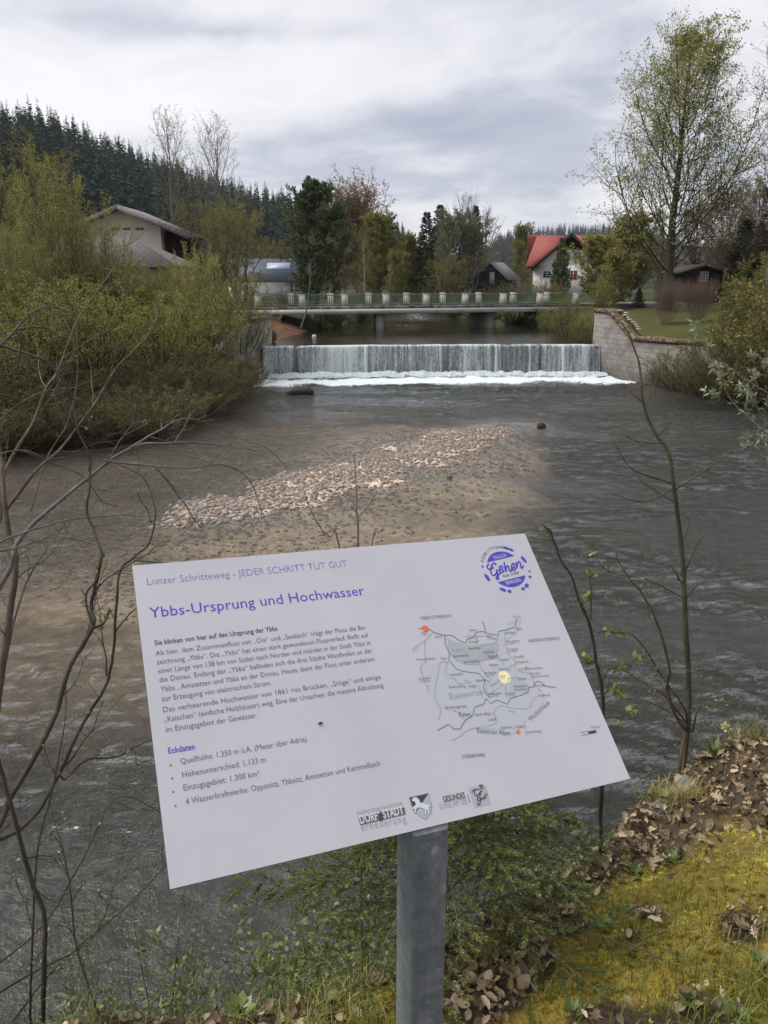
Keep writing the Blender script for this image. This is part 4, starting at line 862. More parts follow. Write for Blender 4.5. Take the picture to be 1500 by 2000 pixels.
# below the bridge, left
DK = bushy('dark_shrub', RS(44), 1.8, 1.3, 'leaf_dark', 'bark_dark', 14, 8, 8, 9, .09, .5, vb=.6)
for i, (px, py, y, w, lb) in enumerate(((525, 640, 46.5, .8, 'dark green bush behind the left end of the weir'), (640, 612, 72, 1.6, 'green bush on the far bank under the bridge'), (690, 605, 80, 1.7, 'green bush on the far bank left of the slim bridge pier'), (900, 606, 84, 1.6, 'brown-green bush on the far bank left of the broad bridge pier'), (1000, 606, 76, 1.5, 'dark bush on the far bank right of the broad bridge pier'), (1040, 600, 70, 1.5, 'dark bush under the right end of the bridge'), (590, 606, 64, 1.3, 'dark bush under the left end of the bridge'))):
    shrub(DK, 1.8, lb, px, py, y, w, i*2.2)
o = thing('sapling', None, None); rs = RS(45); P = catmull([at(588, 640, 54.5), at(600, 600, 54.5), at(606, 540, 54.5), at(606, 505, 54.5)]); P0_ = P[0].copy(); P = P-P0_; g = G(); g.tubes(P, np.linspace(.07, .02, len(P)), 6); kid('trunk', g, MATS['bark_grey'], o, smooth=True)
P1, R1 = sprout(rs, P[None], np.linspace(.05, .02, len(P))[None], 14, .35, 1, 45, 0, 5, .01, .05, .12, prof=lambda t: 1.5*(1.2-t)); g = G(); g.tubes(P1, np.maximum(R1, .008), 3, cap=False); kid('crown', g, MATS['bark_grey'], o); o.location = P0_; tag(o, 'thin pale sapling before the bridge railing at its left end', 'sapling')
# right bank
y = 58.; o = budtree('lime_tree', RS(51), H_(1318, 24, y)*.90, 6.3, 'leaf_lime', 'bark_dark', tb=.13, n1=66, n2=10, n3=6, nl=8, ls=.135, ang1=54, up1=.17, vb=.5, tr=.38, rk=.006, leafjit=.14,
    shape=lambda t: np.interp(t, [0, .12, .2, .34, .5, .66, .82, .93, 1], [.8, 1.1, 1.18, 1.05, .88, .70, .50, .30, .11]))
put(o, 'very tall budding tree with a dark trunk above the right bank', 'tree', gx_(1302, y), y)
y = 50.; s = H_(1490, 85, y)/20; put(ctree(TALL), 'tall bare tree cut by the right frame edge', 'tree', gx_(1492, y), y, rz=4, sc=(s*1.2, s*1.2, s))
RTW = budtree('brown_tree', RS(52), 10, 3.6, 'leaf_brown', 'bark_brown', tb=.08, n1=40, n2=8, n3=6, nl=7, ls=.13, ang1=42, vb=.5)
for i, (px, py, y, w, lb) in enumerate(((1405, 395, 84, 1.1, 'reddish-brown leafless tree behind the garden cabin'), (1350, 420, 90, 1.0, 'reddish-brown leafless tree right of the tall trunk'), (1470, 385, 88, 1.1, 'reddish-brown tree at the right frame edge behind the dark spruce'), (1250, 470, 92, .9, 'brown leafless tree behind the red-roofed house'), (1435, 440, 72, .9, 'brown tree to the right of the garden cabin roof'))):
    s = H_(px, py, y)/10; put(RTW if i == 0 else ctree(RTW), lb, 'tree', gx_(px, y), y, rz=i*1.7, sc=(s*w, s*w, s))
for i, (px, py, y, w, lb) in enumerate(((1445, 425, 70, 1.25, 'dark spruce right of the garden cabin'), (1490, 400, 64, 1.25, 'dark spruce cut by the right frame edge'), (1250, 560, 62, 1.4, 'low dark spruce left of the tall trunk'), (1470, 500, 56, 1.5, 'low dark spruce behind the yellow shrub'))):
    s = H_(px, py, y)/hS; put(ctree(SPR), lb, 'spruce', gx_(px, y), y, rz=px*1.3, sc=(s*w*1.3, s*w*1.3, s))
for i, (px, py, y, w, lb) in enumerate(((1165, 470, 70, .9, 'yellow-green budding tree covering the right side of the red-roofed house'), (1200, 500, 62, .85, 'yellow-green budding tree left of the low dark spruce'), (1230, 430, 78, .8, 'yellow-green tree in front of the brown leafless one'))):
    s = H_(px, py, y)/max(6., H_(742, 432, 98.)); put(ctree(YG), lb, 'tree', gx_(px, y), y, rz=i*2.2, sc=(s*w*1.5, s*w*1.5, s))
for i, (px, py, y, w, lb) in enumerate(((1110, 575, 52, 1.0, 'yellow-green willow shrub over the water at the right end of the bridge'), (1150, 600, 47.5, .9, 'green willow shrub behind the tall pier of the stone wall'), (1070, 605, 58, .8, 'willow shrub under the bridge at its right end'), (1180, 545, 60, .85, 'yellow-green shrub on the lawn behind the tall pier'))):
    shrub(WB_, 4.4, lb, px, py, y, w, i*1.4)
for i, (px, py, y, w, lb) in enumerate(((1062, 545, 84, 1.2, 'bare brown shrub at the white house corner'), (1010, 545, 86, 1.2, 'olive shrub between the hut and the white house'), (1085, 550, 80, 1.2, 'bare brown shrub below the white house windows'), (960, 556, 88, 1.2, 'olive shrub in front of the hut'), (560, 560, 72, 1.2, 'olive shrub in front of the blue-roofed house'), (820, 560, 92, 1.4, 'olive shrub beyond the middle of the bridge'), (720, 560, 90, 1.4, 'olive shrub at the foot of the birch'))):
    shrub(WC, 3.0, lb, px, py, y, w, i*1.1)
TW = bushy('twig_bush', RS(53), 2.9, 1.25, 'leaf_brown', 'twig_red', 60, 9, 6, 2, .05, .4, up=.22, lean=.9, tr=.012, ang=18, t0=.40, dome=.12)
shrub(TW, 2.9, 'upright leafless brown bush on the lawn, left of two', 1308, 552, 48, 1.0); shrub(TW, 2.9, 'upright leafless brown bush on the lawn, right of two', 1368, 548, 48.5, 1.15, 2.0)
YS = bushy('yellow_shrub', RS(54), 3.6, 2.0, 'leaf_yellow', 'bark_brown', 18, 9, 8, 7, .10, .45, vb=.35)
for i, (px, py, y, w, lb) in enumerate(((1485, 500, 38, .9, 'yellow-leaved shrub at the right frame edge behind the stone wall'), (1440, 580, 40, .9, 'olive-yellow shrub behind the stone wall, left of the frame edge'), (1545, 540, 34, 1.2, 'yellow shrub mostly beyond the right frame edge'))):
    shrub(YS, 3.6, lb, px, py, y, w, i*1.6)
for i, (px, py, y, w, lb) in enumerate(((1300, 715, 40.0, .7, 'low olive brush at the foot of the stone wall beside the foam'), (1345, 690, 38.6, 1.35, 'olive brush growing against the foot of the stone wall'), (1400, 680, 36.8, 1.35, 'dense brush hiding the foot of the stone wall'), (1460, 650, 35.3, 1.1, 'dense brush at the water edge by the right frame edge'), (1520, 640, 34, 1.3, 'brush beyond the wall cut by the right frame edge'))):
    x = gx_(px, y); c = ctree(WC); s = at(px, py, y)[2]/3.0+.05; put(c, lb, 'shrub', x, y, None, i*1.9, (s*w, s*w, s), z=0.0, sink=.05)

for i, (px, py, top, w, lb) in enumerate(((-30, 885, 770, 1.4, 'low bank brush cut by the left frame edge at the waterline'), (40, 880, 760, 1.5, 'low bank brush over the waterline at far left'), (105, 872, 770, 1.4, 'low bank brush over the waterline, left of the fallen limb'), (170, 866, 760, 1.5, 'low bank brush over the waterline beneath the slate shed'), (235, 858, 765, 1.4, 'low bank brush over the waterline beneath the barn gable'), (300, 850, 750, 1.5, 'low bank brush over the waterline in the middle of the left bank'), (345, 828, 735, 1.4, 'low bank brush over the waterline where the bank turns upstream'), (395, 806, 725, 1.5, 'low bank brush over the waterline below the round willow'), (440, 788, 715, 1.4, 'low bank brush over the waterline near the tip of the left bank'), (470, 768, 710, 1.3, 'low bank brush over the waterline at the tip of the left bank'), (485, 752, 700, 1.2, 'low bank brush at the foot of the concrete abutment wall'))):
    c_ = atz(px, py, 0.0); y_ = c_[1]+.25; s = (at(px, top, y_)[2])/3.0; put(ctree(WC), lb, 'shrub', c_[0]-.15, y_, None, i*2.3, (max(s, .42)*w*1.15,)*2+(max(s, .42),), z=0.0, sink=.05)

for i, (px, py, y, w, lb, src) in enumerate(((655, 470, 96, 1.1, 'olive-brown tree at the right foot of the dark evergreen', OL), (730, 500, 104, 1.3, 'olive-brown tree behind the birch', OL), (790, 520, 112, 1.5, 'low olive-brown tree above the bridge middle', OL), (945, 500, 106, 1.2, 'olive-brown tree behind the timber hut', OL), (1035, 520, 116, 1.3, 'low olive tree behind the ridge end of the red roof', OL), (870, 500, 90, 1.2, 'low olive tree in front of the grey-green willow', OL), (1290, 500, 74, 1.2, 'brown tree behind the trunk of the tall tree', RTW), (1400, 480, 70, 1.0, 'brown tree just behind the garden cabin', RTW), (1500, 450, 58, 1.2, 'brown tree behind the yellow shrub at the right frame edge', RTW), (1180, 520, 74, 1.2, 'brown tree beside the white house at its right', RTW))):
    h0 = 11 if src is OL else 10; s = H_(px, py, y)/h0; put(ctree(src), lb, 'tree', gx_(px, y), y, None, i*1.9, (s*w, s*w, s))
for i, (px, py, y, w, lb) in enumerate(((165, 440, 43, .7, 'yellow-green willow covering the left end of the slate roof'), (215, 500, 44, .8, 'yellow-green willow in front of the slate roof, left of its middle'), (300, 520, 46, 1.2, 'yellow-green willow hiding the front wall of the slate shed'), (235, 515, 46, 1.2, 'yellow-green willow below the left part of the slate roof'), (350, 510, 44, 1.0, 'yellow-green willow at the right corner of the slate shed'))):
    s = H_(px, py, y)/4.4; put(ctree(WB_), lb, 'shrub', gx_(px, y), y, None, i*1.9, (s*w, s*w, s))
HAZE = True
if HAZE:
    g = G(); g.box((0, 500, 70), (9400, 9400, 150)); m, b = newmat('haze'); b.n('ShaderNodeOutputMaterial', {1: b.n('ShaderNodeVolumePrincipled', {'Color': (.78, .84, .95), 'Density': .00012, 'Anisotropy': .2})}); tag(mk('haze', g, m), kind='stuff')

_ul, _ur = np.array(UP_L), np.array(UP_R)
for i, yv in enumerate((57, 61, 65, 69, 73, 77, 82, 88)):
    for side, pl in (('left', _ul), ('right', _ur[::-1])):
        xv = np.interp(yv, pl[:, 1], pl[:, 0])+(-.6 if side == 'left' else .6); s = .55+.12*(i % 3)+.05*i; src = (DK, WC)[(i+(side == 'right')) % 2]; s = s*(1 if src is DK else .62)
        put(ctree(src), '%s on the %s upstream bank, %s the bridge' % ('dark green bush' if src is DK else 'olive-brown brush', side, ('just under', 'just behind', 'a little beyond', 'beyond', 'well beyond', 'far beyond', 'farther beyond', 'farthest beyond')[i]), 'shrub', xv, yv, None, i*1.7, (s*1.3, s*1.3, s), z=WL, sink=.1)
# ------------------------------------------------------------------ the information sign
TL = np.array([-.32750, .94432, 4.84303]); SW, SH = .600, .3944
SU = np.array([.92092916, .38593674, -.05424319]); SVd = np.array([.2655827, -.72341157, -.63729235]); SN = np.cross(SVd, SU); SN /= np.linalg.norm(SN)
_q = [(258, 1105), (1025, 1042), (1231, 1521), (332, 1737)]; _A = []
for (u, v), (x, y) in zip([(0, 0), (SW, 0), (SW, SH), (0, SH)], _q):
    _A += [[x, y, 1, 0, 0, 0, -u*x, -u*y, -u], [0, 0, 0, x, y, 1, -v*x, -v*y, -v]]
_Hm = np.linalg.svd(np.array(_A))[2][-1].reshape(3, 3)
def sp_(px, py):                          # pixel of the photograph -> metres on the panel (right, down from its top left corner)
    w = _Hm@np.array([px, py, 1.0]); return w[:2]/w[2]
def on(P, lift):                          # panel metres -> world
    P = np.asarray(P, float); return TL+P[..., :1]*SU+P[..., 1:2]*SVd+lift*SN
root = thing('info_sign', 'white river information sign with German text and a map on a grey galvanised post', 'sign', tuple(TL)); root['_base'] = tuple(TL)
m, b = newmat('sign_white'); tc = b.n('ShaderNodeTexCoord'); nz = b.noise((tc, 'Object'), 6, 5, .6); cr = b.ramp((nz, 0), [(.3, (.415, .415, .45)), (.7, (.465, .463, .50))])
b.n('ShaderNodeOutputMaterial', {0: b.n('ShaderNodeBsdfPrincipled', {'Base Color': (cr, 0), 'Roughness': .38, 'Specular IOR Level': .4})})
flat('sign_edge', (.05, .05, .055), .5)
def inkm(n_, c): return flat('ink_'+n_, c, .5, .25)
inkm('blue', (.075, .055, .42)); inkm('pale_blue', (.20, .19, .46)); inkm('black', (.045, .045, .055)); inkm('grey', (.115, .115, .13)); inkm('mid_grey', (.30, .31, .34)); inkm('pale_grey', (.33, .355, .375)); inkm('paler_grey', (.405, .425, .455)); inkm('red', (.72, .13, .07)); inkm('pink', (.62, .25, .24)); inkm('yellow', (.76, .73, .42)); inkm('paper', (.53, .53, .565))
g = G(); c4 = [(0, 0), (SW, 0), (SW, SH), (0, SH)]; r_ = .004
top = on(c4, 0); bot = on(c4, -.003)
g.poly(top[::-1], 0); g.poly(bot, 1); [g.poly([top[i], top[(i+1) % 4], bot[(i+1) % 4], bot[i]], 1) for i in range(4)]
panel = mk('panel', g, [MATS['sign_white'], MATS['sign_edge']], root); panel['_base'] = tuple(TL)
# galvanised post, cut off along the plane of the panel
m, b = newmat('galvanised'); tc = b.n('ShaderNodeTexCoord'); vo = b.n('ShaderNodeTexVoronoi', {'Vector': (tc, 'Object'), 'Scale': 90.0}); nz = b.noise((tc, 'Object'), 26, 5, .65); n2 = b.noise(b.n('ShaderNodeMapping', {0: (tc, 'Object'), 'Scale': (30, 30, 1.5)}), 1.0, 4)
f = b.math('ADD', b.math('MULTIPLY', (nz, 0), .6), b.math('MULTIPLY', (n2, 0), .45)); f = b.math('ADD', f, b.math('MULTIPLY', b.n('ShaderNodeSeparateColor', {0: (vo, 1)}), .10))
cr = b.ramp(f, [(.42, (.14, .165, .175)), (.58, (.21, .235, .245)), (.70, (.30, .32, .33)), (.76, (.46, .48, .49))])
b.n('ShaderNodeOutputMaterial', {0: b.n('ShaderNodeBsdfPrincipled', {'Base Color': (cr, 0), 'Roughness': .48, 'Metallic': .35, 'Normal': b.n('ShaderNodeBump', {'Strength': .25, 'Distance': .003, 'Height': f})})})
ha, rc = .0245, .0055; yaw = math.atan2(SU[1], SU[0]); prof = []
for cx_, cy_, a0 in ((ha-rc, ha-rc, 0), (-ha+rc, ha-rc, 90), (-ha+rc, -ha+rc, 180), (ha-rc, -ha+rc, 270)):
    for k in range(5): a = R(a0+k*22.5); prof.append((cx_+rc*math.cos(a), cy_+rc*math.sin(a)))
prof = np.array(prof); pc = on(sp_(827, 1612), 0)+np.array([0, .022, 0]); cs, sn = math.cos(yaw), math.sin(yaw)
pxy = np.stack([prof[:, 0]*cs-prof[:, 1]*sn+pc[0], prof[:, 0]*sn+prof[:, 1]*cs+pc[1]], 1); n = len(pxy)
pz = TL[2]-.006-((pxy[:, 0]-TL[0])*SN[0]+(pxy[:, 1]-TL[1])*SN[1])/SN[2]; pb = hz(pc[0], pc[1])-.25
g = G(); i = np.arange(n); g.add(np.concatenate([np.c_[pxy, np.full(n, pb)], np.c_[pxy, pz]]), np.stack([i, (i+1) % n, n+(i+1) % n, n+i], 1)); g.poly(np.c_[pxy, pz]); mk('post', g, MATS['galvanised'], root)
pj = [on(p, -.0045) for p in (sp_(800, 1575), sp_(860, 1562))]
g = G(); rs = RS(60)
# --- printing
def text(g, body, x, y, size, width=None, ang=0.0, shear=0.0, bold=0.0, align=0, lift=.0004, space=1.0):
    c = bpy.data.curves.new('t', 'FONT'); c.body = body; c.size = 1.0; c.offset = bold; c.resolution_u = 2; c.shear = shear; c.space_character = space
    o = bpy.data.objects.new('t', c); COL.objects.link(o); dg = bpy.context.evaluated_depsgraph_get(); me = bpy.data.meshes.new_from_object(o.evaluated_get(dg))
    V = np.empty(len(me.vertices)*3); me.vertices.foreach_get('co', V); V = V.reshape(-1, 3); me.calc_loop_triangles(); F = np.empty(len(me.loop_triangles)*3, int); me.loop_triangles.foreach_get('vertices', F); F = F.reshape(-1, 3)
    bpy.data.objects.remove(o); bpy.data.curves.remove(c); bpy.data.meshes.remove(me)
    if len(V) == 0: return
    w0 = V[:, 0].max()-V[:, 0].min(); sx = size if width is None else width/w0
    P = V[:, :2]*[sx, size]; P[:, 0] -= P[:, 0].min()+align*(P[:, 0].max()-P[:, 0].min()); ca, sa = math.cos(ang), math.sin(ang)
    Q = np.stack([x+P[:, 0]*ca-P[:, 1]*sa, y-(P[:, 0]*sa+P[:, 1]*ca)], 1); g.add(on(Q, lift), F)
def line(g, body, pl, pr, size, **kw):    # a line of text from its two baseline ends in the photograph
    a, c = sp_(*pl), sp_(*pr); text(g, body, a[0], (a[1]+c[1])/2, size, c[0]-a[0], **kw)
def prn(name, g, ink): return mk(name, g, MATS['ink_'+ink], panel)
g = G(); line(g, 'Lunzer Schritteweg - JEDER SCHRITT TUT GUT', (287.7, 1141.7), (679, 1107.7), .0155, bold=-.012); prn('title', g, 'pale_blue')
g = G(); line(g, 'Ybbs-Ursprung und Hochwasser', (293, 1205.7), (713, 1163), .0215, bold=-.004); prn('heading', g, 'blue')
x0, y0 = sp_(302, 1259.3); g = G(); line(g, 'Sie blicken von hier auf den Ursprung der Ybbs', (302, 1259.3), (542.7, 1232.7), .0096, bold=.006); prn('subheading', g, 'black')
g = G(); C6 = lambda x, y: (260+x/3., 1040+y/3.)
for bd, l, r in (('Ab hier, dem Zusammenfluss von „Ois“ und „Seebach“ trägt der Fluss die Be-', (133, 722), (1365, 568)), ('zeichnung „Ybbs“. Die „Ybbs“ hat einen stark gewundenen Flussverlauf, fließt auf', (140, 775), (1378, 613)), ('einer Länge von 138 km von Süden nach Norden und mündet in der Stadt Ybbs in', (148, 825), (1391, 660)), ('die Donau. Entlang der „Ybbs“ befinden sich die drei Städte Waidhofen an der', (155, 878), (1405, 705)), ('Ybbs , Amstetten und Ybbs an der Donau. Heute dient der Fluss unter anderem', (162, 930), (1418, 757)), ('zur Erzeugung von elektrischem Strom.', (168, 985), (812, 900)), ('Das verheerende Hochwasser von 1861 riss Brücken, „Stöge“ und einige', (177, 1055), (1452, 858)), ('„Kaischen“ (einfache Holzhäuser) weg. Eine der Ursachen: die massive Abholzung', (184, 1115), (1467, 905)), ('im Einzugsgebiet der Gewässer.', (192, 1170), (728, 1085))):
    line(g, bd, C6(*l), C6(*r), .0098, bold=-.006)
prn('paragraph', g, 'grey')
g = G(); line(g, 'Eckdaten', C6(207, 1297), C6(363, 1270), .0102, bold=.008); prn('list_heading', g, 'blue')
g = G()
for bd, l, r, bu in (('Quellhöhe: 1.350 m ü.A. (Meter über Adria)', C6(280, 1357), C6(1018, 1225), C6(219, 1364)), ('Höhenunterschied: 1.133 m', C6(290, 1437), C6(778, 1345), C6(229, 1442)), ('Einzugsgebiet: 1.300 km²', (359, 1545), (507, 1515), (338.5, 1547)), ('4 Wasserkraftwerke: Opponitz, Ybbsitz, Amstetten und Kemmelbach', (363, 1571), (743, 1496), (342.5, 1574))):
    line(g, bd, l, r, .0098, bold=-.006); q = sp_(*bu); a = np.arange(10)*.6283; g.poly(on(np.stack([q[0]+.0011*np.cos(a), q[1]+.0011*np.sin(a)], 1)[::-1], .0004))
prn('list', g, 'grey')
def ribbon(g, pts, w, lift=.0004, n=6, smooth=True):
    P = np.array(pts, float); P = catmull(P, n) if smooth and len(P) > 2 else P
    T = np.gradient(P, axis=0); T /= np.linalg.norm(T, axis=1, keepdims=True)+1e-12; N_ = np.c_[-T[:, 1], T[:, 0]]*w/2; m = len(P)
    V = on(np.concatenate([P+N_, P-N_]), lift); i = np.arange(m-1); g.add(V, np.stack([i, i+1, m+i+1, m+i], 1))
def disc(g, c, r, lift=.0004, n=16, sy=1.0):
    a = np.arange(n)*2*np.pi/n; g.poly(on(np.stack([c[0]+r*np.cos(a), c[1]+r*sy*np.sin(a)], 1)[::-1], lift))
# --- round emblem
E_ = lambda x, y: sp_(920+x/10.714, 1040+y/10.714)
ec = E_(735, 765); u0, u1 = E_(350, 620), E_(890, 490); ea = -math.atan2(u1[1]-u0[1], u1[0]-u0[0]); er = np.linalg.norm(E_(610, 410)-ec)*1.03
def er_(r, deg): a = R(deg)+ea; return np.array([ec[0]+r*math.cos(a), ec[1]-r*math.sin(a)])
g = G()
for th, s_ in ((.58, 1), (.56, -1)):
    h0 = math.degrees(math.asin(th)); aa = np.linspace(h0, 180-h0, 30)*s_; g.poly([on(er_(er, a), .0004) for a in aa])
rs = RS(61)
for deg, l_, w_ in ((58, .42, .15), (47, .22, .17), (12, .42, .19), (-35, .16, .16), (-62, .30, .19), (-76, .2, .17), (-128, .36, .17), (-112, .2, .18), (188, .44, .19), (160, .12, .12), (-20, .12, .12)):
    p = er_(er*1.25, deg); t_ = np.array([-math.sin(R(deg)+ea), -math.cos(R(deg)+ea)]); n_ = np.array([math.cos(R(deg)+ea), -math.sin(R(deg)+ea)]); a = np.arange(16)*2*np.pi/16
    g.poly([on(p+t_*math.cos(q)*er*l_*.5+n_*math.sin(q)*er*w_*.5*(1+.25*math.cos(q)), .0004) for q in a])
Ge = [[(378, 662), (345, 685), (335, 730), (362, 768), (415, 762), (470, 730)], [(520, 690), (500, 645), (455, 655), (420, 730), (410, 820), (445, 895), (505, 885), (545, 810), (520, 775)], [(545, 780), (548, 880), (572, 955), (550, 985), (525, 955), (560, 900), (610, 850)], [(588, 800), (640, 770), (655, 722), (622, 700), (590, 750), (600, 822), (640, 842), (690, 790)], [(690, 620), (702, 720), (735, 830)], [(728, 790), (740, 720), (768, 700), (788, 740), (800, 800), (830, 812), (855, 755)], [(850, 760), (900, 720), (905, 672), (872, 650), (845, 710), (860, 782), (900, 792), (945, 735)], [(935, 620), (950, 680), (965, 745)], [(960, 700), (975, 640), (1005, 608), (1030, 645), (1040, 720), (1062, 752), (1095, 690)]]
for st in Ge: ribbon(g, [E_(*p) for p in st], er*.078)
prn('emblem', g, 'blue')
g = G(); q = E_(680, 940); q2 = E_(1010, 860); text(g, 'Klub 10.000', q[0], q[1], .0062, np.linalg.norm(q2-q), ang=-math.atan2(q2[1]-q[1], q2[0]-q[0]), bold=.01)
for k, ch in enumerate('SCHRITTEWEG'):
    deg = 146-k*8.6; p = er_(er*1.17, deg); text(g, ch, p[0], p[1], .0072, ang=R(deg-90)+ea, align=.5, bold=.01)
prn('emblem_lettering', g, 'grey')
g = G(); q, q2 = E_(480, 572), E_(742, 510); text(g, 'TÄGLICH', q[0], q[1], .0085, np.linalg.norm(q2-q), ang=-math.atan2(q2[1]-q[1], q2[0]-q[0]), lift=.0007); q, q2 = E_(745, 1100), E_(1050, 1028); text(g, 'BEWEGEN', q[0], q[1], .0085, np.linalg.norm(q2-q), ang=-math.atan2(q2[1]-q[1], q2[0]-q[0]), lift=.0007); prn('emblem_banner_lettering', g, 'paper')
# --- map
Mp = lambda x, y: sp_(800+x/3.4091, 1040+y/3.4091)
def region(g, pts, lift):
    P = catmull(np.array([Mp(*p) for p in pts+pts[:1]]), 5)[:-1]; from mathutils.geometry import tessellate_polygon
    tr = tessellate_polygon([[Vector((p[0], p[1], 0)) for p in P]]); g.add(on(P, lift), np.array(tr))
g = G(); region(g, [(75, 890), (200, 865), (270, 830), (345, 880), (440, 885), (590, 850), (600, 700), (640, 660), (650, 800), (700, 900), (780, 935), (830, 1000), (890, 1080), (880, 1150), (780, 1250), (700, 1335), (620, 1320), (560, 1310), (430, 1300), (400, 1220), (200, 1160), (120, 1060)], .0003); region(g, [(350, 690), (440, 640), (510, 650), (590, 655), (700, 600), (690, 555), (735, 560), (730, 620), (690, 690), (600, 720), (500, 690), (420, 705)], .00032); prn('map_region', g, 'paler_grey')
g = G(); region(g, [(250, 705), (375, 748), (480, 742), (585, 735), (585, 800), (560, 835), (480, 855), (440, 880), (350, 870), (270, 810)], .0004); prn('map_region', g, 'pale_grey')
g = G(); disc(g, Mp(630, 965), .0092, .0005, 24); prn('map_highlight', g, 'yellow')
LW = .0009; g = G()
for ln in ([(60, 640), (125, 640), (165, 668), (230, 685), (280, 685), (330, 720), (375, 738), (380, 715), (430, 695), (440, 665), (490, 660), (510, 672), (560, 680), (590, 690), (590, 660), (640, 650), (700, 630), (715, 575)], [(485, 592), (495, 620), (505, 672)], [(185, 1318), (255, 1278), (295, 1310), (335, 1308), (370, 1250), (420, 1220), (430, 1165), (490, 1145), (510, 1110), (540, 1140), (580, 1115), (650, 1145), (670, 1105), (755, 1080), (790, 1060), (790, 1035), (825, 1030), (830, 1000), (860, 990), (880, 1000), (890, 1020), (970, 1033)], [(235, 690), (235, 740), (265, 810), (260, 850), (310, 910), (350, 925), (465, 940), (500, 990), (490, 1030), (510, 1080), (540, 1105)]):
    ribbon(g, [Mp(*p) for p in ln], LW, .0006, smooth=False)
prn('map_border', g, 'grey'); g = G()
for ln in ([(155, 665), (100, 720), (15, 780)], [(100, 720), (100, 790), (105, 860), (75, 890), (85, 960), (115, 1020), (120, 1060)], [(255, 865), (205, 870), (185, 960), (165, 1080), (190, 1140), (205, 1190), (190, 1245)], [(250, 870), (240, 930), (250, 965), (295, 975), (330, 1010), (400, 1005), (470, 1050), (480, 1100), (520, 1110)], [(275, 1385), (330, 1360), (400, 1310), (540, 1285), (585, 1250), (560, 1205), (600, 1155), (680, 1170), (790, 1170), (820, 1115), (860, 1085)], [(630, 660), (635, 740), (650, 800), (705, 865), (700, 900), (740, 930), (800, 940), (825, 1000)], [(590, 690), (560, 740), (480, 755), (460, 800), (450, 860), (485, 915), (520, 960), (540, 980), (510, 1020), (530, 1080), (620, 1015), (635, 1050), (660, 975), (720, 970)]):
    ribbon(g, [Mp(*p) for p in ln], LW*.8, .00055)
for k in range(12): ribbon(g, [Mp(662+k*11, 1050+k*3), Mp(700+k*9, 940+k*7)], LW*.35, .0005, smooth=False)
for k in range(9): ribbon(g, [Mp(475+k*12, 855-k*3), Mp(500+k*11, 770)], LW*.35, .00055, smooth=False)
for k in range(7): ribbon(g, [Mp(715+k*9, 925), Mp(735+k*7, 900)], LW*.35, .0005, smooth=False)
prn('map_river', g, 'mid_grey')
g = G(); disc(g, Mp(103, 640), .0048, .0008, 20); q = [Mp(720, 1310), Mp(737, 1328), Mp(722, 1345), Mp(705, 1327)]; g.poly(on(np.array(q)[::-1], .0008)); prn('town_dot', g, 'red')
g = G()
for p in ((480, 755), (367, 803), (251, 862), (465, 882), (483, 917), (682, 836), (705, 863), (776, 895), (116, 1021), (556, 1052), (302, 1186), (549, 1207), (565, 1218), (692, 1303), (858, 1043), (867, 1053), (456, 1020), (657, 973), (633, 740), (648, 796), (697, 630)): disc(g, Mp(*p), .0013, .0007, 12)
prn('town_dot', g, 'pink'); g = G()
for p in ((444, 712), (293, 972), (328, 1008), (620, 875), (558, 905), (667, 920), (637, 1048), (522, 990), (779, 1350), (654, 652)): disc(g, Mp(*p), .0012, .0007, 10)
prn('town_dot', g, 'mid_grey')
def place(g, s_, x, y, w, sz=.0058, dy=-8, **kw):   # map lettering: left baseline, width in the same units
    a, c = Mp(x, y), Mp(x+w, y+dy*w/90.); text(g, s_, a[0], a[1], sz, np.linalg.norm(c-a), ang=-math.atan2(c[1]-a[1], c[0]-a[0]), lift=.0009, **dict(dict(bold=-.012), **kw))
g = G()
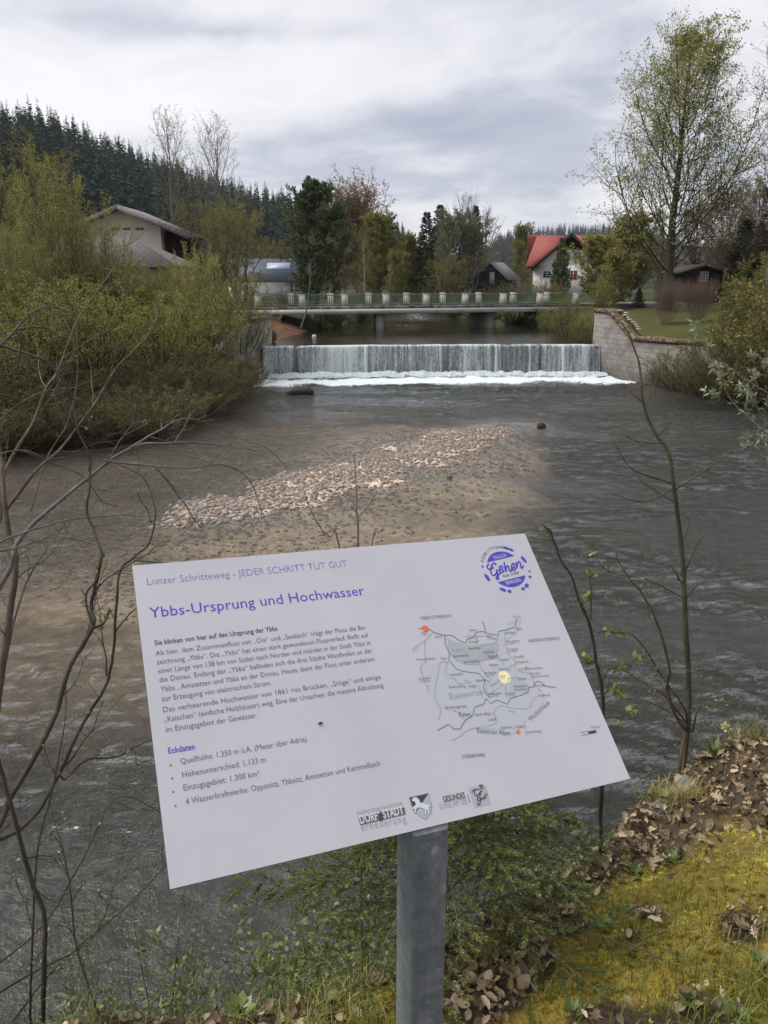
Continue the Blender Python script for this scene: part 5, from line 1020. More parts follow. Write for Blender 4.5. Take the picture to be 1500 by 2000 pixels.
for s_, x, y, w, sz in (('OBERÖSTERREICH', 73, 582, 202, .0066), ('NIEDERÖSTERREICH', 792, 732, 208, .0066), ('STEIERMARK', 350, 1506, 155, .0068), ('Enns', 175, 704, 40, .0058), ('LINZ', 78, 684, 38, .0058), ('Grein', 397, 660, 43, .0058), ('Ybbs', 510, 702, 40, .0058), ('Pöchlarn', 640, 680, 68, .0058), ('Melk', 712, 652, 36, .0058), ('Wieselburg', 645, 736, 85, .0058), ('Purgstall', 655, 788, 65, .0058), ('Scheibbs', 696, 838, 68, .0058), ('Neubruck', 720, 873, 72, .0058), ('Puchenstuben', 772, 918, 110, .0058), ('Naturpark', 803, 948, 68, .005), ('Ötscher-Tormäuer', 812, 970, 118, .005), ('Ötscher', 725, 985, 58, .0058), ('Ardagger', 393, 738, 72, .0058), ('Amstetten', 392, 782, 78, .0058), ('Kremsmünster', 50, 856, 122, .0058), ('Steyr', 208, 848, 40, .0058), ('Seitenstetten', 290, 834, 106, .0058), ('Sonntagberg', 362, 872, 105, .0058), ('Ybbsitz', 530, 893, 58, .0058), ('Neuhofen', 524, 836, 76, .0058), ('Ostarrichi', 494, 808, 66, .0058), ('Gresten', 598, 858, 60, .0058), ('Gaming', 593, 920, 64, .0058), ('Waidhofen', 496, 948, 84, .0058), ('Losenstein', 268, 957, 88, .0058), ('Kirchdorf', 62, 985, 78, .0058), ('Reichraming', 265, 1040, 106, .0058), ('Weyer', 393, 1036, 50, .0058), ('Opponitz', 440, 996, 76, .0058), ('Hollenstein', 522, 1085, 90, .0058), ('Göstling', 634, 1082, 68, .0058), ('Wildnisgebiet', 693, 1035, 92, .005), ('Dürrenstein', 702, 1056, 80, .005), ('Mariazell', 828, 1030, 72, .0058), ('Gußwerk', 866, 1096, 72, .0058), ('Windischgarsten', 237, 1178, 142, .0058), ('Großreifling', 436, 1224, 100, .0058), ('Landl', 527, 1256, 48, .0058), ('Eisenerz', 612, 1310, 68, .0058), ('Erzberg', 712, 1304, 60, .0058), ('Vordernberg', 770, 1340, 105, .0058), ('Pyhrn', 332, 1232, 78, .0098), ('10 km', 1213, 1308, 52, .0065)):
    place(g, s_, x, y, w, sz)
place(g, 'Eisenerzer Alpen', 450, 1334, 218, .0098, 8); place(g, 'Hochschwab', 808, 1256, 126, .0085, -83, space=1.1)
for s_, x, y, w in (('an der Donau', 518, 716, 62), ('an der Erlauf', 650, 748, 60), ('an der Erlauf', 660, 800, 58), ('an der Krems', 68, 1000, 68), ('an der Ybbs', 502, 962, 60), ('an der Ybbs', 530, 848, 58), ('an der Ybbs', 530, 1098, 60), ('an der Ybbs', 640, 1096, 60)): place(g, s_, x, y, w, .0036)
prn('map_lettering', g, 'black'); g = G(); place(g, 'Eisenwurzen', 270, 1112, 228, .0125, -14); place(g, 'Mostviertel', 283, 795, 75, .0055); place(g, 'Strudengau', 385, 700, 75, .0055); place(g, 'Wachau', 688, 572, 55, .0055); place(g, 'Salza', 655, 1196, 44, .005, 8); place(g, 'Enns', 365, 996, 40, .005, 4); place(g, 'Traun', 25, 800, 40, .005, -60); place(g, 'Donau', 662, 622, 40, .005, -70); place(g, 'Ybbstal', 542, 1036, 62, .007, -70); place(g, 'Erlauf', 672, 905, 40, .005, -80); prn('map_lettering', g, 'mid_grey'); g = G(); place(g, 'Lunz', 597, 966, 38, .006); place(g, 'am See', 606, 978, 28, .0036); prn('map_lettering', g, 'grey')
g = G(); q = [Mp(1188, 1325), Mp(1240, 1316), Mp(1242, 1334), Mp(1190, 1343)]; g.poly(on(np.array(q)[::-1], .0005)); ribbon(g, [Mp(1190, 1343), Mp(1142, 1352), Mp(1139, 1334), Mp(1188, 1325)], .0005, .0006, smooth=False); prn('scale_bar', g, 'black')
# --- logos along the lower edge
Lg = lambda x, y: sp_(640+x/4.1667, 1460+y/4.1667)
def lg(g, s_, p, q, sz, **kw): a, c = Lg(*p), Lg(*q); text(g, s_, a[0], a[1], sz, np.linalg.norm(c-a), ang=-math.atan2(c[1]-a[1], c[0]-a[0]), **kw)
g = G(); g.poly(on(np.array([Lg(250, 575), Lg(625, 488), Lg(633, 545), Lg(265, 634)])[::-1], .0004)); prn('logo_bar', g, 'grey')
g = G(); lg(g, 'DORF', (268, 622), (412, 588), .0135, lift=.0007, bold=.02); lg(g, 'STADT', (455, 578), (622, 540), .0135, lift=.0007, bold=.02); prn('logo_lettering', g, 'paper')
g = G(); lg(g, 'niederösterreichische', (242, 552), (608, 470), .0085, space=1.15); lg(g, 'erneuerung', (275, 680), (640, 606), .0125, space=1.25); prn('logo_lettering', g, 'mid_grey')
g = G(); [ribbon(g, [Lg(*p) for p in st], .0009, .0009) for st in ([(425, 600), (420, 560), (432, 520), (425, 580), (440, 600)], [(430, 550), (445, 560), (438, 590), (450, 575)])]; lg(g, 'GESUNDES', (944, 446), (1122, 408), .0098, bold=.012); ribbon(g, [Lg(1135, 380), Lg(1155, 448)], .0006, smooth=False); prn('logo_lettering', g, 'black')
g = G(); lg(g, 'LUNZ AM SEE', (920, 503), (1140, 455), .0105); prn('logo_lettering', g, 'mid_grey')
g = G(); g.poly(on(np.array([Lg(1143, 330), Lg(1270, 300), Lg(1285, 310), Lg(1325, 455), Lg(1315, 465), Lg(1200, 490), Lg(1190, 480)])[::-1], .0003)); prn('logo_card', g, 'pale_grey')
g = G(); [ribbon(g, [Lg(*p) for p in st], .0010, .0008) for st in ([(1170, 365), (1190, 345), (1232, 340)], [(1198, 345), (1190, 372), (1200, 398)], [(1208, 378), (1212, 395), (1226, 390), (1232, 370), (1234, 392)], [(1246, 350), (1240, 380), (1250, 388)], [(1236, 362), (1258, 358)], [(1240, 408), (1222, 405), (1215, 425), (1235, 430), (1242, 408), (1240, 450), (1222, 470), (1220, 440)], [(1250, 405), (1254, 425), (1268, 418), (1270, 400), (1275, 420)], [(1280, 380), (1276, 405), (1288, 412)], [(1294, 372), (1290, 398)])]; ribbon(g, [Lg(1234, 310), Lg(1260, 304), Lg(1266, 334), Lg(1240, 341), Lg(1234, 310)], .0007, .0008, smooth=False); lg(g, 'N', (1242, 334), (1258, 330), .007, lift=.0008, bold=.02); prn('logo_lettering', g, 'black')
sh = [(660, 408), (740, 390), (820, 372), (846, 480), (840, 530), (800, 585), (745, 560), (700, 510)]
g = G(); g.poly(on(np.array([Lg(*p) for p in sh])[::-1], .0003)); prn('crest_field', g, 'pale_grey'); g = G(); g.poly(on(np.array([Lg(*p) for p in [(660, 408), (740, 390), (820, 372), (710, 540), (690, 500)]])[::-1], .0004)); prn('crest_field', g, 'black')
g = G(); ribbon(g, [Lg(*p) for p in sh+sh[:1]], .0006, .0005, smooth=False); prn('crest_outline', g, 'mid_grey')
horse = [(690, 440), (682, 425), (700, 405), (720, 405), (742, 425), (752, 450), (790, 452), (815, 465), (828, 452), (835, 480), (822, 490), (825, 515), (832, 540), (822, 548), (812, 520), (800, 500), (802, 545), (790, 550), (785, 500), (755, 490), (735, 490), (722, 500), (712, 535), (702, 532), (708, 500), (692, 505), (688, 488), (715, 468), (710, 445), (700, 438)]
g = G(); P = np.array([Lg(*p) for p in horse]); from mathutils.geometry import tessellate_polygon
g.add(on(P, .0006), np.array(tessellate_polygon([[Vector((p[0], p[1], 0)) for p in P]]))); prn('crest_horse', g, 'paper'); g = G(); ribbon(g, np.vstack([P, P[:1]]), .00035, .0008, smooth=False); prn('crest_horse_outline', g, 'mid_grey')
o = mk('insect', G().box(on(sp_(625, 1413), .002), (.006, .002, .002), .6, taper=.6), MATS['ink_black']); tag(o, 'small dark insect resting on the white sign below the paragraph', 'insect')
# ------------------------------------------------------------------ stones of the gravel bar
def pebble(rs):
    n, k = 5, 7; g = G(); ph = np.linspace(-np.pi/2, np.pi/2, n); V = []
    for p in ph:
        for a in np.arange(k)*2*np.pi/k: V.append((math.cos(p)*math.cos(a), math.cos(p)*math.sin(a)*.75, math.sin(p)*.5))
    V = np.array(V)*(1+.25*(rs.rand(n*k, 1)-.5)); V[:k] = V[:k].mean(0); V[-k:] = V[-k:].mean(0); i = np.arange(n*k).reshape(n, k); F = np.stack([i[:-1], np.roll(i[:-1], -1, 1), np.roll(i[1:], -1, 1), i[1:]], -1).reshape(-1, 4)
    return g.add(V, F, .5)
m, b = newmat('pebble'); oi = b.n('ShaderNodeObjectInfo'); at_ = b.n('ShaderNodeAttribute', attribute_name='v'); tc = b.n('ShaderNodeTexCoord'); ge = b.n('ShaderNodeNewGeometry'); nz = b.noise((ge, 'Position'), 9, 4, .6)
f = b.math('ADD', b.math('ADD', b.math('MULTIPLY', (oi, 'Random'), .5), b.math('MULTIPLY', (at_, 'Fac'), .35)), b.math('MULTIPLY', (nz, 0), .3)); cr = b.ramp(f, [(.15, (.12, .10, .083)), (.42, (.235, .195, .168)), (.75, (.36, .31, .275)), (1.0, (.52, .465, .42))])
b.n('ShaderNodeOutputMaterial', {0: b.n('ShaderNodeBsdfPrincipled', {'Base Color': (cr, 0), 'Roughness': .8, 'Specular IOR Level': .25})})
rs = RS(70); pb_ = [pebble(rs) for _ in range(6)]
e = BAR_B-BAR_A; L = np.hypot(*e); e = e/L; nn = np.array([-e[1], e[0]]); N = 60000
t = rs.rand(N)*1.2-.1; s = .65+rs.randn(N)*1.6; px_ = BAR_A[0]+e[0]*t*L+nn[0]*s; py_ = BAR_A[1]+e[1]*t*L+nn[1]*s; bb = bar(px_, py_); hh = height(px_, py_)
ok = rs.rand(N) < np.clip((bb-.14)*.85, 0, 1); px_, py_, hh, bb = px_[ok][:7500], py_[ok][:7500], hh[ok][:7500], bb[ok][:7500]
sz = .037*np.exp(rs.randn(len(px_))*.5); sz = np.clip(sz, .016, .085); zz_ = hh+sz*.15
order = np.argsort(-(sz/np.hypot(px_, py_))); me_ = []
for p in pb_:
    o = mk('cobble', p, m, smooth=True); me_.append(o)
for q, i in enumerate(order[:295]):
    o = me_[q % 6] if q < 6 else me_[q % 6].copy()
    if q >= 6: COL.objects.link(o)
    o.location = (px_[i], py_[i], zz_[i]); o.rotation_euler = (rs.randn()*.2, rs.randn()*.2, rs.rand()*6.3); o.scale = (sz[i], sz[i], sz[i]*(.8+.5*rs.rand())); tag(o, 'rounded pale pinkish cobble lying on the gravel bar in the river', 'stone', 'cobbles of the gravel bar')
g = G()
for i in order[295:]:
    p = pb_[rs.randint(6)]; th = rs.rand()*6.3; V = p.V[0]*sz[i]; g.add(np.stack([V[:, 0]*math.cos(th)-V[:, 1]*math.sin(th)+px_[i], V[:, 0]*math.sin(th)+V[:, 1]*math.cos(th)+py_[i], V[:, 2]+zz_[i]], 1), p.F[0], rs.rand())
ng = 30000; t = rs.rand(ng)*1.3-.15; s = .5+rs.randn(ng)*2.6; gx2 = BAR_A[0]+e[0]*t*L+nn[0]*s; gy2 = BAR_A[1]+e[1]*t*L+nn[1]*s; h2 = height(gx2, gy2); ok = (h2 > -.30)
for x_, y_, z_ in zip(gx2[ok][:8000], gy2[ok][:8000], h2[ok][:8000]):
    p = pb_[rs.randint(6)]; r_ = .018+.05*rs.rand()**2.5; g.add(p.V[0]*r_+np.array([x_, y_, z_+r_*.2]), p.F[0], rs.rand())
tag(mk('gravel', g, m, smooth=True), kind='stuff')
def rock(name, label, cat, px, py, sc, mt, seed, z=0.0):
    p = pebble(RS(seed)); c = atz(px, py, z); o = mk(name, p, mt, smooth=True); o.location = (c[0], c[1], z+sc[2]*.12); o.scale = sc; o.rotation_euler = (0, 0, seed*1.0); return tag(o, label, cat)
rock('river_rock', 'small dark mossy stone at the far tip of the gravel bar', 'stone', 1057, 834, (.26, .22, .28), nmat('mossy_rock', (.03, .028, .016), (.07, .06, .03), 9, .9, .6), 1)
rock('river_rock', 'single round grey stone in the shallows beside the gravel bar', 'stone', 878, 932, (.12, .11, .15), nmat('grey_rock', (.10, .09, .085), (.18, .165, .15), 9, .9, .6), 2)
rock('white_rock', 'round white boulder on the upper bank under the left end of the bridge', 'stone', 614, 658, (.16, .15, .24), nmat('pale_rock', (.52, .50, .47), (.66, .64, .61), 6, .9, .4), 3, WL)
o = thing('driftwood', 'dark driftwood lump in the water below the left part of the weir', 'driftwood', tuple(atz(585, 772, -0.07))); rs = RS(71); g = G(); q = np.array([(-.62, 0, .0), (-.3, .03, .10), (.1, 0, .16), (.45, -.05, .16), (.6, 0, .05)]); q = catmull(q, 5); g.tubes(q, .13+.06*np.sin(np.linspace(.2, 2.9, len(q)))+.03*rs.rand(len(q)), 7); kid('log', g, nmat('wet_wood', (.010, .009, .006), (.035, .03, .02), 9, .6, .7), o); g = G(); g.tubes(np.array([[.2, 0, .2], [.35, -.05, .36], [.5, 0, .38]]), np.array([.03, .022, .01]), 5); kid('branch', g, MATS['wet_wood'], o)
# ------------------------------------------------------------------ near bank: litter, moss, grass, weeds
leafmat('dry_leaf', [(0.098, 0.066, 0.036), (0.213, 0.147, 0.084), (0.38, 0.287, 0.178), (0.575, 0.471, 0.333)], .15, .03, rnd=.9); leafmat('moss', [(0.116, 0.125, 0.033), (0.32, 0.299, 0.068), (0.6, 0.534, 0.112), (0.819, 0.746, 0.195)], .25)
leafmat('grass', [(0.068, 0.084, 0.015), (0.121, 0.144, 0.025), (0.203, 0.204, 0.045), (0.405, 0.324, 0.12)], .3, .03)
def dryleaf(rs, lobed=False):
    n = 9; t = np.linspace(0, 1, n); w = np.sin(t*np.pi)**.7*.32*(1-.2*t); w[0] = .02; w[-1] = .01
    if lobed: w = w*(1+.55*np.sin(t*22))
    cu = rs.rand()*2.2-.7; fo = .2+.9*rs.rand(); a = np.cumsum(np.full(n, cu/n)); x = np.cumsum(np.cos(a))/n; z = np.cumsum(np.sin(a))/n; wv = rs.randn(n)*.03
    L_ = np.stack([x, w*math.cos(fo), z+w*math.sin(fo)+wv], 1); Rr = np.stack([x, -w*math.cos(fo*.6), z+w*math.sin(fo*.6)-wv], 1); M_ = np.stack([x, 0*w, z], 1); V = np.concatenate([L_, M_, Rr]); V[:, 0] -= .5; i = np.arange(n-1)
    return G().add(V, np.concatenate([np.stack([i, i+1, n+i+1, n+i], 1), np.stack([n+i, n+i+1, 2*n+i+1, 2*n+i], 1)]), .5)
rs = RS(80); dl_ = [dryleaf(rs, k % 3 == 0) for k in range(8)]; N = 60000; lx = rs.rand(N)*5.6-1.8; ly = .9+rs.rand(N)*5.2; lz = height(lx, ly); mm = moss_mask(lx, ly); P = np.stack([lx, ly], 1); dn_ = pdist(P, NEAR, False); ip = pin(P, POOL)
def inview(x, y, z, m=60):
    d = np.stack([x, y, z-CAMZ], -1); f = d[:, 1]*CP-d[:, 2]*SP; u = -(d[:, 1]*SP+d[:, 2]*CP); X_, Y_ = 750+FPX*d[:, 0]/f, 1000+FPX*u/f; return (f > .2) & (X_ > -m) & (X_ < 1500+m) & (Y_ > 0) & (Y_ < 2000+m), X_, Y_, f
iv0, ipx, ipy, idp = inview(lx, ly, lz); iv = inview(lx, ly, lz, 500)[0]
cl = fbm(lx*1.6, ly*1.6, 81); dens = (1-mm)*(.45+1.2*sstep(.35, .55, cl))+mm*.035*(fbm(lx*4, ly*4, 82) > .5); lowright = sstep(1880, 2000, ipy)*sstep(1150, 1300, ipx); dens = dens*(1-.85*lowright); dens = dens*np.where(ipx < 900, .55, 1)
ok = (~ip) & (dn_ > .35) & iv & (rs.rand(N) < dens*.9); lx, ly, lz, idp = lx[ok], ly[ok], lz[ok], idp[ok]*np.where(iv0[ok], 1, 9); ls_ = .018+.048*rs.rand(len(lx))**2.2; order = np.argsort(-ls_/idp)[:290]; rest = np.argsort(-ls_/idp)[290:]; le = [mk('dry_leaf', p, MATS['dry_leaf'], smooth=True) for p in dl_]
for q, i in enumerate(order):
    o = le[q % 8] if q < 8 else le[q % 8].copy()
    if q >= 8: COL.objects.link(o)
    o.location = (lx[i], ly[i], lz[i]+.008+.02*rs.rand()); o.rotation_euler = (rs.randn()*.5, rs.randn()*.5, rs.rand()*6.3); o.scale = (ls_[i],)*3; tag(o, 'curled dry brown leaf lying on the mossy near bank', 'leaf', 'dry leaves on the near bank')
g = G()
from mathutils import Euler
for i in rest:
    p = dl_[rs.randint(8)]; M3 = np.array(Euler((rs.randn()*.5, rs.randn()*.5, rs.rand()*6.3)).to_matrix()); g.add((p.V[0]*ls_[i])@M3.T+np.array([lx[i], ly[i], lz[i]+.004+.02*rs.rand()]), p.F[0], np.clip(.5+rs.randn()*.3, 0, 1))
tag(mk('leaf_litter', g, MATS['dry_leaf'], smooth=True), kind='stuff')
N = 36000; mx = rs.rand(N)*3.9-.6; my = .7+rs.rand(N)*3.5; mz = height(mx, my); iv, ipx, ipy, idp = inview(mx, my, mz, 450); mm = moss_mask(mx, my); ok = iv & (rs.rand(N) < mm*.97+.02); mx, my, mz = mx[ok], my[ok], mz[ok]; N = len(mx)
big_ = (fbm(mx*7, my*7, 84)-.5)*1.3+(fbm(mx*1.6, my*1.6, 85)-.5)*1.3+.50; per = 26; par = np.repeat(np.arange(N), per); M_ = N*per; cr_ = (.007+.009*rs.rand(N))[par]; D = unit(rs.randn(M_, 3)*np.array([.8, .8, .45])+np.array([0, 0, .75])); D[:, 2] = np.abs(D[:, 2])
C = np.stack([mx, my, mz-.006], 1)[par]+D*cr_[:, None]*.55*rs.rand(M_, 1); l_ = cr_*(.7+.5*rs.rand(M_))
tag(mk('moss', G().leaves(C, D, unit(rs.randn(M_, 3)), l_, .0036, 0, np.clip(big_[par]+rs.randn(M_)*.12+(rs.randn(N)*.13)[par]+.15*(D[:, 2]-.6), 0, 1)), MATS['moss']), kind='stuff')
def blades(g, rs, x, y, z, L, w=.0028, lean=.5, v=.5, vs=.2):
    n = len(x); az = rs.rand(n)*6.28; d = np.stack([np.cos(az), np.sin(az), 0*az], 1); b0 = np.stack([x, y, z-.005], 1); s = np.cross(d, [0, 0, 1.0])*w/2; ln = lean*(.3+1.1*rs.rand(n))[:, None]; L = np.broadcast_to(L, (n,))[:, None]
    p1 = b0+np.array([0, 0, .55])*L+d*L*ln*.25; p2 = b0+np.array([0, 0, .88])*L*(1-.25*ln)+d*L*ln*.7; p3 = b0+np.array([0, 0, 1.0])*L*(1-.55*ln)+d*L*ln*1.2; V = np.stack([b0-s, b0+s, p1+s*.9, p1-s*.9, p2+s*.6, p2-s*.6, p3+s*.1, p3-s*.1], 1).reshape(-1, 3); o = np.arange(n)[:, None]*8
    g.add(V, np.concatenate([o+[0, 1, 2, 3], o+[3, 2, 4, 5], o+[5, 4, 6, 7]]), np.tile(np.clip(v+rs.randn(n)*vs, 0, 1), 3))
rs = RS(86); g = G()
for px, py, n, rpx, L, v in ((640, 1890, 220, 70, .13, .6), (560, 1960, 200, 80, .12, .6), (470, 1930, 120, 60, .12, .5), (1450, 1960, 260, 90, .10, .35), (1330, 1985, 200, 90, .09, .35), (1480, 1880, 120, 50, .09, .45), (1100, 1990, 120, 80, .07, .3), (1340, 1460, 150, 26, .12, .95), (1460, 1350, 160, 50, .12, .4), (1290, 1440, 80, 30, .12, .6), (240, 1985, 200, 120, .13, .4), (90, 1990, 150, 90, .13, .4), (720, 1930, 60, 40, .10, .5), (1320, 1690, 40, 40, .08, .4), (1080, 1860, 40, 30, .07, .4), (1390, 1830, 60, 80, .07, .8), (1290, 1870, 50, 80, .07, .5), (1420, 1700, 60, 60, .09, .45), (1230, 1700, 50, 40, .09, .4), (760, 1990, 80, 60, .10, .4)):
    c = atz(px, py, 3.3); r_ = rpx/FPX*np.linalg.norm(c-np.array([0, 0, CAMZ])); x = c[0]+rs.randn(n)*r_*.6; y = c[1]+rs.randn(n)*r_*.8; z = height(x, y); k_ = z > 2.3; blades(g, rs, x[k_], y[k_], z[k_], L*(.5+.8*rs.rand(k_.sum())), .003, .6, v)
n = 220; x = rs.rand(n)*4-1.2; y = 1.0+rs.rand(n)*4; z = height(x, y); k_ = z > 2.8; blades(g, rs, x[k_], y[k_], z[k_], .03+.06*rs.rand(k_.sum()), .0025, .8, .6, .3)
tag(mk('grass', g, MATS['grass']), kind='stuff')
def rosette(rs, n, L, Wd, up=.5, layers=3):
    o = thing('weed', None, None); g = G(); az = np.arange(n)*2.4; d = np.stack([np.cos(az), np.sin(az), up*(.3+.9*rs.rand(n))], 1); g.leaves(np.stack([0*az, 0*az, .01*rs.rand(n)], 1)+d*.01, d, np.array([0, 0, 1.0])+0*d, L*(.6+.6*rs.rand(n)), Wd, 0, np.clip(.45+rs.randn(n)*.2, 0, 1), .08); kid('leaves', g, MATS['leaf_fresh'], o); g = G(); g.tubes(np.array([[0, 0, -.02], [0, 0, .02]]), np.array([.004, .003]), 5); kid('stem', g, MATS['bark_green'], o); return o
rs = RS(87); wp = [rosette(rs, 11, .06, .030), rosette(rs, 16, .045, .018, 1.2), rosette(rs, 9, .035, .026, .9)]
for i, (px, py, k, s, lb) in enumerate(((1175, 1812, 0, .8, 'dark green weed growing through the middle of the moss'), (1310, 1690, 1, 1.0, 'upright green weed between the leaf litter and the moss'), (1235, 1712, 1, .9, 'green weed beside the small moss cushion below the leaf litter'), (1440, 1990, 0, .85, 'broad-leaved weed in the bottom right corner'), (1345, 1960, 0, .7, 'broad-leaved weed left of the one in the bottom right corner'), (1492, 1900, 2, 1.5, 'green weed at the right frame edge above the corner'), (1395, 1475, 1, 1.3, 'green weed in the leaf litter right of the slim sapling'), (1470, 1370, 0, 1.1, 'bright green leafy weed at the top of the bank by the right frame edge'), (1415, 1385, 2, 1.8, 'green weed at the bank edge right of the slim sapling'), (1120, 1985, 1, .8, 'small green weed in the moss at the bottom edge'), (640, 1965, 2, 1.1, 'small green weed among dry leaves left of the post'), (1060, 1905, 1, .6, 'tiny green weed in the bright moss right of the post'), (470, 1985, 2, 1.4, 'low green weed at the bottom edge left of the post'), (1290, 1560, 2, 1.0, 'small green weed in the leaf litter right of the sign corner'))):
    z_ = 3.3
    for _ in range(4): c = atz(px, py, z_); z_ = hz(c[0], c[1])
    o = wp[k]; o = ctree(o) if 'label' in o else o; put(o, lb, 'weed', c[0], c[1], None, i*1.3, s, sink=-.004)
o = thing('cowslip', 'pale yellow flower cluster on a thin stalk at the bank top', 'flower'); c = atz(1418, 1425, 3.15); z_ = hz(c[0], c[1]); g = G(); g.tubes(catmull([(0, 0, 0), (.01, 0, .05), (.0, .0, .10)], 4), np.full(9, .002), 4); kid('stem', g, MATS['bark_green'], o); rs = RS(88); g = G(); d = unit(rs.randn(26, 3)+[0, 0, .6]); g.leaves(d*.012+[0, 0, .105], d, rs.randn(26, 3), .02, .013, 0, .8); kid('flowers', g, flat('pale_yellow', (.55, .52, .20)), o); o.location = (c[0], c[1], z_)
o = thing('plank', 'weathered grey wooden plank half buried in the leaf litter right of the sign', 'plank'); c = atz(1325, 1492, 3.2); g = G(); g.box((0, 0, 0), (.34, .10, .03), 0, taper=.97); kid('board', g, MATS['weathered_wood'], o); o.location = (c[0], c[1], hz(c[0], c[1])+.012); o.rotation_euler = (.1, -.12, R(40))
rs = RS(89)
for i in range(26):
    x, y = rs.rand()*2.6-.6, 1.5+rs.rand()*2.0; z = hz(x, y)
    if z < 2.9 or pin(np.array([[x, y]]), POOL)[0]: continue
    L_ = .08+.18*rs.rand(); q = np.cumsum(rs.randn(6, 3)*[0, .012, .004], 0)+np.stack([np.linspace(-.5, .5, 6)*L_, np.zeros(6), np.full(6, .014)], 1); o = mk('twig', G().tubes(q, np.linspace(.0028, .0012, 6), 5), MATS['bark_brown'], smooth=True); o.location = (x, y, z); o.rotation_euler = (0, rs.randn()*.15, rs.rand()*6.3); tag(o, 'thin dry twig lying among moss and leaves on the near bank', 'twig', 'dry twigs on the near bank')
# ------------------------------------------------------------------ young spruce behind the post
def young_spruce(rs, H, Rad, nb=66):
    o = thing('young_spruce', 'young green spruce with soft needled twigs behind the sign post', 'spruce'); P0, R0 = stem_line(rs, (0, 0, -.1), (0, 0, H), 8, .004, .014, .003); g = G(); g.tubes(P0, R0, 6); kid('trunk', g, MATS['bark_brown'], o)
    t = .05+.93*(np.arange(nb)+rs.rand(nb)*.5)/nb; az = np.arange(nb)*2.4+rs.rand(nb)*.6; L = (Rad*(1-t)**.65+.05)*(.75+.4*rs.rand(nb)); d = np.stack([np.cos(az), np.sin(az), 0*az], 1); n = 8; s = np.linspace(0, 1, n)
    Pb = np.stack([np.stack([d[:, 0]*L*q, d[:, 1]*L*q, t*H+L*(.42*q-.34*q*q)], 1) for q in s], 1); Rb = np.outer(.0015+L*.005, np.linspace(1, .35, n)); g = G(); g.tubes(Pb, Rb, 4, 1, cap=False)
    per = 15; par = np.repeat(np.arange(nb), per); k = np.tile(np.arange(per), nb); tt = .16+.80*(k+rs.rand(nb*per)*.5)/per; pos, tan = interp_b(Pb[par], tt); side = unit(np.cross(tan, np.array([0, 0, 1.0])))*np.where(k % 2, 1, -1)[:, None]
    D = unit(tan*.72+side*.75+np.array([0, 0, .02])+rs.randn(nb*per, 3)*.10); l_ = (.36*L[par]*(1.12-tt)+.025)*(.8+.4*rs.rand(nb*per)); P2 = np.stack([pos+D*(l_*q)[:, None]+np.array([0, 0, -.05])*(l_*q*q)[:, None] for q in np.linspace(0, 1, 5)], 1)
    g.tubes(P2, np.full((len(P2), 5), .0012), 3, 1, cap=False)
    for PP, per, v0 in ((P2, 120, .34), (Pb, 230, .24)):
        B = len(PP); par = np.repeat(np.arange(B), per); m = len(par); q = rs.rand(m); pos, tan = interp_b(PP[par], q); sd = unit(np.cross(tan, rs.randn(m, 3))); sd[:, 2] = sd[:, 2]*.6+.15; Dn = unit(tan*.95+sd); ln = (.0145+.005*rs.rand(m))*(1-.3*q*q)
        g.leaves(pos, Dn, rs.randn(m, 3), ln, .0032, 0, np.clip(v0+.06+.55*q*q+rs.randn(m)*.12+(rs.rand(B)[par]-.5)*.25, 0, 1))
    kid('needles', g, [MATS['needle_young'], MATS['bark_brown']], o); return o
o = young_spruce(RS(90), 1.05, .72); c = atz(860, 1840, 3.05); o.location = (c[0], c[1]+.12, hz(c[0], c[1])-.05)
